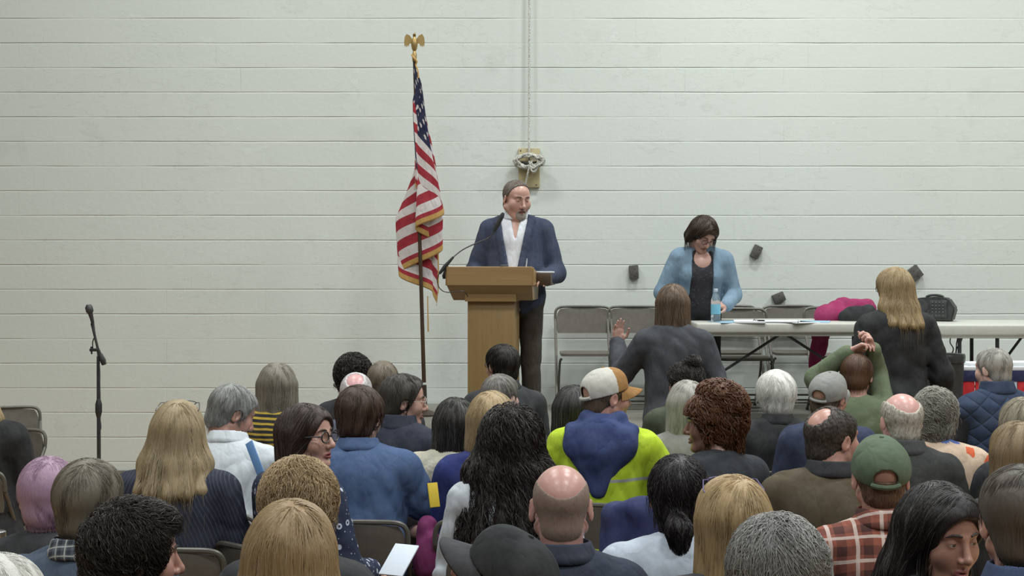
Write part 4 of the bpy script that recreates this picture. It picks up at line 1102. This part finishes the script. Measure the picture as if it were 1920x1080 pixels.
# ------------------------------------------------------------------ cloth helper: a coat thrown over something
def drape(name, prims, col, label, cat, k=.03, base=.011, seed=3, amp=.010, pat=None, col2=None):
    S = Sdf()
    for p in prims: S.add(p, k)
    fd = folds(seed, amp, 1.0)
    o = sdfobj(name, S, base, fabric(name, col, pat, col2), None, post=lambda F, X, Y, Z: F+np.where(np.abs(F) < .05, fd(X, Y, Z), 0), it=2)
    tag(o, label, cat); return o
c = lambda px, py, d: tuple(at(px, py, d))
MAG = C(152, 34, 90)
coat = drape('coat', [cone(c(1545, 592, 10.70), c(1580, 574, 10.80), .075, .06), cone(c(1580, 574, 10.80), c(1625, 578, 10.8), .06, .07), cone(c(1552, 592, 10.70), c(1600, 592, 10.70), .06, .06),
      cone(c(1534, 600, 10.95), c(1527, 690, 10.95), .035, .045), cone(c(1556, 600, 10.95), c(1538, 660, 10.95), .035, .04)], MAG, 'magenta coat heaped at the end of the white table and hanging down', 'coat')
lin_ = drape('lining', [ell(c(1605, 592, 10.60), (.12, .05, .07)), cone(c(1580, 597, 10.62), c(1628, 584, 10.62), .03, .05)], (.012, .012, .014), None, None, seed=8); lin_.parent = coat; 
# ------------------------------------------------------------------ who is there
SK1, SK2, SK3, SK4 = C(205, 150, 128), C(190, 132, 108), C(160, 108, 82), C(216, 166, 146)
BLACKH, DKBR, BRN_H, GREY_H, WHITE_H = C(38, 32, 28), C(58, 42, 32), C(92, 66, 46), C(140, 136, 128), C(212, 210, 202)
BLOND, DBLOND, SALT, LGREY = C(178, 154, 116), C(158, 132, 94), C(110, 104, 95), C(172, 168, 160)
def T(name, col, **k): return dict(name=name, col=col, **k)
PEOPLE = []
def add(x, y, s, label, **k): PEOPLE.append(dict(x=x, y=y, s=s*.97, label=label, **k))
H_ = lambda style, col, **k: dict(style=style, col=col, **k)

# ---- on the platform and standing
add(968, 338, 271/.97, 'man in navy blazer and open white collar speaking at the lectern', stand=1.76, floor=SH, hs=1.10, w=1.09, d=1.22, belly=1.12, hd=(-28, 14, 0), by=-4, face=True, skin=C(205, 152, 130), jaw=1.08, heavy=.6, pad=.004, neck=.066,
    hair=H_('buzz', C(116, 106, 97), t=.004, hl=.000, n=1500, L=.018, r=.0016), beard=dict(col=C(150, 140, 130)), brow=C(80, 66, 56), gaze=-.05, gz=-.45, lid=.45, lean=2, nf=.02, hres=.0055,
    top=[T('shirt', C(225, 228, 232), e=.010, collar=True, cgap=.012, cv=1.1, ch=.056, open=(.35, .0, .50, .034), fold=.003, sleeve='none'), T('blazer', C(55, 63, 86), lapel=True, pads=True, pat='check', col2=C(60, 69, 94), sc=.05, e=.024, hem=-.20, open=(.10, .006, .47, .092), flare=.25, shift=.012, fold=.006, cuff=.93)],
    arms={'L': ('S', (-.085, .0, -.29), (-.02, .25, -.32), (.5, .8, -.1), (0, 0, -1)), 'R': ('S', (.10, .0, -.28), (.06, .22, -.36), (-.5, .8, .0), (0, 0, -1))}, legs=C(62, 54, 44), shoes=(.03, .018, .01), turn180=True)
add(1318, 404, 258/.97, 'woman in light blue cardigan and dark sparkly top bending over the table', stand=1.66, floor=SH, fem=True, w=1, hd=(-22, 42, -8), face=True, lid=.45, sway=-3, skin=SK1, pad=.018, glasses=(.02, .015, .015),
    hair=H_('bob', DKBR, length=.10, part=.02), lean=14, nf=.05, hres=.005, gz=-.6,
    top=[T('blouse', C(44, 42, 48), pat='sequin', col2=C(84, 86, 92), sc=.022, e=.008, hem=-.16, scoop=.085, sleeve='none', fold=.003), T('cardigan', C(124, 150, 170), e=.018, hem=-.34, open=(.02, .085, .42, .075), flare=.05, fold=.004)],
    arms={'R': ('S', (.11, -.02, -.25), (.03, .22, -.41), (-.5, .6, -.6), (0, 0, -1)), 'L': ('S', (-.075, -.05, -.25), (.01, .16, -.32), (.75, .5, .1), (.2, -.5, -.8), (.9, .9, 1.0, 1.0))}, legs=(.012, .012, .016), turn180=True)
add(1262, 533, 310/.97, 'woman in charcoal sweater standing before the platform with raised left hand', stand=1.69, fem=True, w=1.01, hd=(-14, 0, 0), by=0, skin=SK1, hres=.0045,
    hair=H_('bob', C(112, 92, 74), length=.165, wide=1.05, t=.02, L=.2), lean=3, top=[T('sweater', C(66, 68, 74), e=.022, fold=.009, hem=-.14)],
    arms={'L': ('S', (-.13, .12, -.20), (-.145, .30, -.02), (.05, -.06, 1), (.35, -.9, 0), (.12, .10, .14, .3)), 'R': ('S', (.10, -.02, -.27), (.12, .10, -.50), (.0, .5, -.8), (-1, 0, 0))}, legs=(.02, .02, .025))
add(1676, 503, 310/.97, 'blonde woman in black coat standing with her back turned before the platform', stand=1.76, fem=True, w=1.03, hd=(22, 0, 0), by=6, skin=SK1, hres=.0055, glasses=(.02, .015, .015),
    hair=H_('long', C(160, 137, 100), length=.205, wide=1.15, t=.024, L=.20, n=1100), lean=2, top=[T('coat', C(28, 28, 30), e=.028, skirt=.42, fold=.009)],
    arms={'L': 'down', 'R': ('S', (.10, -.02, -.28), (.145, .08, -.50), (.4, .5, -.5), (-.8, 0, -.3))}, legs=(.015, .015, .018))
# ---- front row
G1 = 'audience seated in the front rows'
add(662, 668, 335, 'person with dark curly hair falling left in the front row left of the flag pole', hair=H_('curlyshort', BLACKH, t=.030), skin=SK3, top=[T('jacket', C(40, 40, 44))], fem=True, hd=(10, 0, 0), curls=True)
add(718, 675, 345, 'man with short brown-grey hair seated just right of the dark curly head', hair=H_('short', C(120, 108, 92)), skin=SK2, top=[T('jacket', C(52, 54, 60))])
add(942, 645, 332, 'dark-haired man in charcoal jacket seated right at the foot of the lectern', hair=H_('short', BLACKH, t=.018), skin=SK2, w=1.04, by=14, hd=(30, 0, 0), lean=8, top=[T('jacket', C(50, 52, 54), e=.02, collar=True)], glasses=(.02, .02, .02))
add(1286, 676, 350, 'person with dark hair up and olive green top in the front row', hair=H_('bun', C(46, 40, 38)), skin=SK2, w=1, top=[T('shirt', C(70, 78, 58), e=.016)], hd=(35, 6, 0), fem=True)
add(1606, 664, 345, 'person in green sweater holding both hands above the back of the head', hair=H_('short', C(84, 58, 40), t=.016), skin=SK1, fem=True, hd=(-18, 16, 0), lean=2, hres=.0045, top=[T('sweater', C(100, 112, 84), e=.016, cuff=.90, fold=.008)], pad=.012,
    arms={'L': ('H', (-.215, .10, -.01), (-.03, .015, .150), (.75, -.25, .38), (.1, -.3, -1), (.6, .7, .8, .9)), 'R': ('H', (.140, .12, .02), (.10, .03, .165), (-.35, -.35, .75), (-.6, .1, -.5), (.9, 1.0, 1.1, 1.2))})
add(1862, 652, 345, 'grey-haired man in navy quilted vest by the low bunting table', hair=H_('short', C(168, 164, 156), t=.008), skin=SK4, w=1.06, d=1.1, hd=(34, 4, 0), by=10, pad=.010, face=False,
    top=[T('shirt', C(26, 28, 34), e=.012, fold=.004), T('vest', C(38, 56, 84), pat='quilt', sc=.10, e=.030, sleeve='none', collar=True, ch=.06, fold=.003)])
# ---- second row
add(668, 697, 385, 'person with thin white hair and pink scalp behind the dark curly head', hair=H_('thin', C(216, 210, 208), t=.006), skin=C(226, 158, 156), top=[T('sweater', C(90, 92, 110))], pad=.008)
add(757, 702, 392, 'woman in navy vest with floral sleeves and glasses, in profile facing right', hair=H_('short', C(64, 58, 52), t=.020), skin=SK1, fem=True, hd=(-82, 4, 0), by=-24, face=True, glasses=(.5, .42, .35), w=1.02,
    top=[T('blouse', C(48, 34, 62), pat='floral', col2=C(190, 150, 170), col3=C(150, 50, 80), sc=.035, e=.014, fold=.004), T('vest', C(38, 44, 62), e=.030, sleeve='none', collar=True, ch=.06, fold=.008)])
add(938, 700, 392, 'man with short salt and pepper hair in front of the dark-haired man by the lectern', hair=H_('short', C(128, 122, 116), t=.010), skin=SK4, hd=(-35, 2, 0), top=[T('jacket', C(60, 62, 66), collar=True)], pad=.012)
add(1075, 722, 405, 'person with dark hair mostly hidden behind the white trucker cap', hair=H_('bob', C(50, 48, 46), length=.11), skin=SK2, fem=True, top=[T('shirt', C(60, 60, 62))])
add(1289, 713, 410, 'woman with long light grey hair and grey sweater behind the reddish-brown updo', hair=H_('bob', LGREY, length=.14), skin=SK1, fem=True, w=1.04, top=[T('sweater', C(138, 136, 130), e=.016)])
add(1455, 697, 385, 'person with short fluffy white hair in a black jacket', hair=H_('short', C(235, 233, 226), t=.028, n=1500, L=.05, jit=.5), skin=SK4, fem=True, w=1.03, top=[T('jacket', C(34, 34, 36), e=.022, collar=True)])
add(1552, 697, 392, 'man in plain grey baseball cap facing right', hair=H_('short', C(92, 78, 66), t=.008, under=.03, tilt=.2), cap=dict(col=C(150, 150, 146), roll=8, pitch=-6), skin=SK2, hd=(-38, 2, 0), by=-10, top=[T('jacket', C(44, 54, 84), e=.018)])
add(520, 681, 372, 'woman with straight grey hair in a black and yellow striped top', hair=H_('bob', C(138, 132, 118), length=.19, wide=1.15, t=.022, L=.22), skin=SK1, fem=True, w=1, top=[T('jersey', C(30, 30, 30), pat='hstripe', col2=C(188, 160, 70), sc=.026, e=.014)])
# ---- third row
add(853, 745, 438, 'woman with dark shoulder-length hair in a cream fuzzy sweater', hair=H_('bob', C(56, 52, 48), length=.15, wide=1.05), skin=SK1, fem=True, hd=(10, 0, 0), w=1, top=[T('sweater', C(205, 200, 180), pat='knit', sc=.016, e=.024, fold=.010)])
add(922, 735, 448, 'woman with blond bob in a royal blue jacket', hair=H_('bob', BLOND, length=.13, wide=1.1, t=.022), skin=SK1, fem=True, hd=(-10, 0, 0), w=1.03, top=[T('jacket', C(34, 48, 116), e=.018)])
add(1137, 690, 440, 'man in white and tan trucker cap, blue hood and neon yellow jacket', hair=H_('buzz', C(96, 80, 66), under=.03, tilt=.2), cap=dict(col=C(208, 204, 194), front=C(164, 120, 66), pitch=-4, roll=-4), skin=C(196, 136, 112), hd=(-64, 2, 0), by=-14, w=1.1, d=1.2, face=True, hs=1.04, lean=2,
    top=[T('jacket', C(198, 226, 44), e=.026, pat='band', col2=C(170, 176, 172), sc=.915, hood=C(46, 62, 110), hsz=1.35, fold=.010)], arms={'R': ('S', (.13, .08, -.24), (.05, .30, -.28), (-.4, .8, -.2), (0, 0, -1))}, strip=True)
add(1334, 712, 440, 'woman with reddish-brown curly updo in profile facing left, black top', hair=H_('updo', C(104, 66, 42)), skin=C(150, 102, 76), fem=True, hd=(76, 2, 0), by=20, face=True, pad=.075, top=[T('shirt', C(40, 44, 50), e=.014)], w=1.02)
add(1690, 735, 450, 'bald man with white hair fringe and dark sport coat', hair=H_('fringe', C(196, 190, 176)), skin=C(224, 160, 146), pad=.006, w=1.06, d=1.1, by=-6, hd=(4, 0, 0), top=[T('sport_coat', C(46, 48, 46), e=.024, collar=C(60, 62, 62), ch=.05)], hs=1.03)
add(1754, 729, 440, 'woman with short grey hair, hoop earring and bright floral shirt', hair=H_('tousled', C(160, 156, 146), t=.020), skin=SK1, fem=True, hd=(-20, 0, 0), earring=(1,), w=1.02, top=[T('shirt', C(222, 196, 170), pat='floral', col2=C(214, 104, 70), col3=C(88, 110, 170), sc=.075, e=.018)])
add(1918, 745, 452, 'person with grey-blond hair partly cut off at the right edge, farther row', hair=H_('bob', C(150, 140, 120), length=.09), skin=SK1, fem=True, top=[T('jacket', C(40, 42, 46))])
add(434, 720, 440, 'grey-haired man in white shirt bowing his head to read', hair=H_('short', C(150, 150, 146), t=.014), skin=SK2, hd=(-58, 24, 0), by=-8, w=1.05, d=1.08, lean=14, face=True, top=[T('shirt', C(222, 228, 232), e=.020, fold=.010, collar=True)], arms={'L': 'read', 'R': 'read'})
add(674, 722, 450, 'man with brown hair in a slate blue polo shirt', hair=H_('short', C(70, 50, 40), t=.022, n=1400, L=.05), skin=SK4, w=1.15, d=1.25, belly=1.1, hs=1.03, lean=8, hd=(-16, 10, 0), top=[T('polo_shirt', C(72, 96, 136), sleeve='short', e=.020, collar=True, fold=.010)],
    arms={'R': ('S', (.12, .10, -.29), (-.02, .30, -.30), (-.6, .7, -.2), (0, 0, -1)), 'L': 'lap'}, pad=.022)
# ---- fourth row
add(334, 748, 505, 'woman with long blond hair, glasses pushed up on her head and pinstriped navy top', hair=H_('long', C(166, 147, 114), length=.20, wide=1.25, t=.020, part=0), skin=SK1, fem=True, w=1.05, glasses=dict(col=(.06, .04, .035), up=True), top=[T('blouse', C(36, 40, 58), pat='pinstripe', col2=C(74, 78, 94), sc=.014, e=.018)], pad=.022)
add(576, 756, 510, 'woman with dark brown hair and black glasses looking right, navy dotted blouse', hair=H_('bob', C(58, 42, 36), length=.20, wide=1.05, t=.016, L=.2, part=.02), skin=C(206, 150, 126), fem=True, hd=(-114, -3, 0), by=-44, face=True, glasses=dict(col=(.015, .012, .012), r=.0030), w=1.02, gaze=-.15, gz=.02, lip=C(160, 88, 84),
    top=[T('blouse', C(30, 40, 70), pat='dots', col2=C(190, 196, 210), sc=.042, e=.018)])
add(960, 762, 515, 'woman with long dark curly hair in a white top', hair=H_('wavy', C(40, 32, 30), length=.34, wide=1.55, t=.034), skin=SK2, fem=True, w=1.03, hd=(-12, 0, 0), pad=.03, top=[T('shirt', C(214, 220, 226), e=.018, fold=.010)])
add(1560, 762, 505, 'balding man in brown jacket with black collar, turned to the right', hair=H_('thin', C(72, 64, 58), t=.007), skin=C(196, 136, 112), hd=(-58, 2, 0), by=-8, w=1.14, d=1.25, hs=1.06, pad=.006, neck=.068, top=[T('jacket', C(84, 72, 52), e=.026, collar=C(40, 40, 44), ch=.05, fold=.009)])
add(1908, 790, 545, 'person with dark blond hair partly cut off at the right edge, nearer row', hair=H_('bob', C(138, 118, 88), length=.10), skin=SK1, fem=True, top=[T('jacket', C(48, 48, 50))])
# ---- fifth row
add(90, 855, 615, 'person with short pinkish-purple hair at the left', hair=H_('short', C(172, 140, 162), t=.016), skin=SK4, fem=True, hd=(8, 4, 0), top=[T('jacket', C(40, 42, 44))])
add(1272, 851, 640, 'woman with dark hair in a low curly ponytail and pale grey tee shirt', hair=H_('pony', C(42, 36, 38)), skin=SK3, fem=True, hd=(-10, 2, 0), top=[T('tee_shirt', C(196, 206, 218), sleeve='short', e=.014)], w=1.06)
add(1651, 818, 640, 'man in olive green baseball cap and rust plaid shirt', hair=H_('buzz', C(110, 84, 66), under=.03, tilt=.2, t=.006), cap=dict(col=C(92, 108, 84), pitch=-6), skin=C(204, 140, 116), hd=(-6, 0, 0), w=1.06, top=[T('shirt', C(150, 82, 62), pat='plaid', col2=C(214, 196, 186), sc=.075, e=.015, collar=True, cpat='plaid', csc=.075)])
add(166, 857, 690, 'man with brown-grey hair in blue-grey jacket with plaid collar', hair=H_('short', C(112, 104, 90), t=.014), skin=SK2, w=1.09, hd=(-6, 0, 0), hs=1.03, top=[T('jacket', C(72, 86, 104), e=.020, collar=C(90, 100, 110), cpat='plaid', csc=.03, fold=.009)])
add(560, 868, 690, 'person with short curly blond hair seen over a blond straight-haired head', hair=H_('tousled', C(180, 154, 116), t=.028, curl=.006, L=.075, freq=.7, n=2600), skin=SK1, fem=True, hd=(0, 4, 0), top=[T('jacket', C(50, 50, 52))])
add(1052, 869, 700, 'bald man with short grey fringe in navy collared shirt', hair=H_('fringe', C(150, 128, 116), t=.0010, wide=1.0, n=150, L=.010, r=.0007), skin=C(206, 146, 130), pad=.004, top=[T('shirt', C(38, 46, 64), e=.016, collar=True)], hs=1.03, w=1.02)
add(1374, 889, 715, 'woman with smooth blond bob and sunglasses pushed up', hair=H_('bob', C(174, 148, 107), length=.15, wide=1.08, t=.024, part=0), skin=SK1, fem=True, hd=(6, 0, 0), glasses=dict(col=C(96, 80, 130), up=True), pad=.024, top=[T('jacket', C(60, 60, 64))])
add(1914, 868, 880, 'man with short dark grey hair and navy jacket at the right edge', hair=H_('short', C(86, 78, 70), t=.010, jit=.15), skin=C(206, 146, 122), hs=1.03, w=1.07, hd=(-6, 2, 0), by=-4, pad=.012, top=[T('jacket', C(36, 46, 76), e=.02, collar=C(60, 76, 110))])
# ---- nearest row
add(1764, 905, 775, 'woman with long black hair turning her face to the right', hair=H_('long', C(34, 28, 27), length=.24, wide=1.0, t=.018, part=-.01), skin=C(184, 128, 100), fem=True, hd=(-158, 8, 0), by=-84, face=True, gaze=-.22, gz=-.1, lid=.7, lip=C(160, 92, 88), nose=.9, top=[T('shirt', C(40, 38, 40))], pad=.018)
add(254, 945, 830, 'man with short dark curly hair turned to the right at lower left', hair=H_('tousled', C(50, 42, 37), t=.022, curl=.008, L=.075, freq=.8, n=2600), skin=SK2, hd=(-66, 4, 0), by=-14, face=True, brow=C(36, 28, 24), top=[T('shirt', C(60, 62, 70))])
add(546, 935, 835, 'person with straight honey-blond hair at the bottom edge', hair=H_('long', C(152, 127, 92), length=.22, wide=1.1, t=.020, part=.0), skin=SK1, fem=True, pad=.02, top=[T('jacket', C(56, 54, 56))])
add(942, 990, 880, 'person in black cap turned to the left at the bottom edge', hair=H_('short', BLACKH, t=.006, under=.02, tilt=.2), cap=dict(col=C(34, 36, 38), closed=True, brim=C(62, 62, 66)), skin=SK2, hd=(72, -26, 0), top=[T('jacket', C(40, 42, 46))])
add(1458, 968, 880, 'person with messy wavy grey hair at the bottom edge', hair=H_('tousled', C(146, 144, 140), t=.030, L=.085, vol=7), skin=SK2, top=[T('jacket', C(50, 52, 56))], pad=.03)
add(-42, 700, 375, 'person in a long black coat with blond hair cut off at the left edge', hair=H_('long', BLOND, length=.22, wide=1.3), skin=SK1, fem=True, by=0, top=[T('coat', C(26, 26, 28), e=.03, skirt=.16, fold=.006)], w=1.15)

add(-4, 1034, 1000, 'person with white hair barely showing in the bottom left corner', hair=H_('short', WHITE_H, t=.014), skin=SK4, top=[T('jacket', C(60, 60, 64))])

# shoulders need room: depth (px per metre) settled per seat
SEAT = {4: 321.7, 5: 338.1, 10: 369.1, 11: 390.2, 12: 372.7, 13: 394.6, 14: 394.4, 15: 366.5, 16: 387.7, 17: 354.4, 18: 414.8, 19: 442.4, 20: 419.5, 21: 446.7, 22: 443.5, 23: 415.7, 24: 443.6, 26: 442.5, 33: 618.0, 37: 682.4, 41: 772.7, 42: 845.6}
for i_, s_ in SEAT.items(): PEOPLE[i_]['s'] = s_
def short(l):
    w_ = l.split()
    for i, q in enumerate(w_):
        if i > 5 and q in ('in', 'with', 'seated', 'behind', 'at', 'just', 'mostly', 'turning', 'looking', 'seen', 'falling', 'and', 'turned', 'holding', 'facing', 'bowing', 'by', 'partly'): return ' '.join(w_[:i]).rstrip(',')
    return ' '.join(w_[:10]).rstrip(',')
def run_people(only=None):
    for i, P in enumerate(PEOPLE):
        if only is not None and i not in only: continue
        if P.pop('turn180', False):     # these two face the hall
            P['by'] = P.get('by', 0)+180; P['hd'] = (P['hd'][0]*-1+180, P['hd'][1], P['hd'][2])
        root = person(P)
        if not P.get('stand'):
            by = R(P.get('by', 0)); v = Vector((-math.sin(by), math.cos(by), 0))*.085
            chair(root.location.x+v.x, root.location.y+v.y, 0, by, 'folding chair under the '+short(P['label']), 'folding chairs under the audience')
run_people()
# ------------------------------------------------------------------ things among the audience
def lowthing(px, py, s): return at(px, py, dist(s))
def floor_chair(px, ytop, d, label, rz=0.0):
    p = at(px, ytop, d); chair(p.x, d-.27, 0, R(rz), label, 'empty folding chairs at the left')
floor_chair(38, 742, 10.3, 'empty folding chair at the left edge beside the wall, its back beside the black coat', 200)
floor_chair(8, 800, 9.0, 'folding chair at the left edge in front of the empty one by the wall', 170)
p = lowthing(2, 996, 420); fb = empty('flask', (p.x-.01, p.y, 0)); tag(fb, 'orange drinking flask with a steel lid at the lower left edge', 'flask')
hz = p.z
MB().lathe([(.034, 0), (.036, .01), (.036, .25), (.030, .268)], c=(0, 0, hz-.30), n=24).build('flask_body', plain('orange_coat', C(178, 84, 48), .4), fb)
MB().lathe([(.030, .268), (.031, .27), (.031, .298), (.026, .302)], c=(0, 0, hz-.30), n=24).build('flask_lid', plain('steel', (.5, .5, .5), .3, .9), fb)
fs = empty('stool', (p.x-.02, p.y, 0)); tag(fs, 'small stool under the orange flask at the lower left edge', 'stool')
MB().lathe([(.15, hz-.33), (.155, hz-.325), (.155, hz-.305), (.15, hz-.301)], n=28).build('seat', plain('chair_panel', C(98, 92, 82), .5), fs)
for k in range(3):
    a = 2.1*k+.4; MB().tube([(.10*math.cos(a), .10*math.sin(a), hz-.33), (.15*math.cos(a), .15*math.sin(a), 0)], .010).build('leg', BLK, fs)
def leaf(name, px, py, s, w_, h_, rx, rz, mat, label, cat, thick=.006):
    p = lowthing(px, py, s); o = MB().box((0, 0, 0), (w_, thick, h_), bev=.001).build(name, mat); o.location = p; o.rotation_euler = (R(rx), 0, R(rz)); tag(o, label, cat); return o
leaf('folder', 479, 862, 455, .035, .17, -20, -20, plain('blue_folder', C(92, 138, 190), .5), 'blue folder held in front of the grey-haired man in the white shirt', 'folder')
bpy.data.objects['folder'].rotation_euler = (R(-20), R(-33), R(-15))
leaf('folder', 813, 928, 455, .045, .10, -15, 30, plain('yellow_folder', C(222, 190, 36), .6), 'yellow folder standing between the blue polo man and the royal blue jacket', 'folder')
leaf('paper_sheet', 748, 1050, 560, .09, .14, -55, -25, plain('white_paper', C(214, 222, 232), .7, var=.03), 'white and blue printed sheet held below the chair beside the dotted blouse', 'paper')
drape('bag', [cone(c(800, 985, dist(455)), c(806, 1060, dist(455)), .045, .06), ell(c(804, 1040, dist(455)), (.06, .07, .11))], C(128, 40, 98), 'purple bag standing between the blue polo man and the woman in white', 'bag', seed=12)
jd = dist(560)
drape('draped_jacket', [cone(c(1150, 962, jd), c(1245, 958, jd), .035, .035), cone(c(1160, 968, jd+.03), c(1150, 1060, jd), .05, .06), cone(c(1200, 965, jd), c(1200, 1080, jd), .055, .075), cone(c(1235, 965, jd), c(1250, 1070, jd), .05, .06), cone(c(1150, 1050, jd), c(1120, 1100, jd), .05, .04)], C(38, 46, 92), 'navy jacket hung over the back of a chair behind the neon yellow jacket', 'jacket', seed=5, amp=.014)
drape('bag', [ell(c(1160, 1060, dist(620)), (.07, .06, .05)), ell(c(1150, 1085, dist(620)), (.09, .08, .06))], C(190, 52, 66), 'red bag low beside the woman in the pale grey tee shirt', 'bag', seed=6, amp=.004)
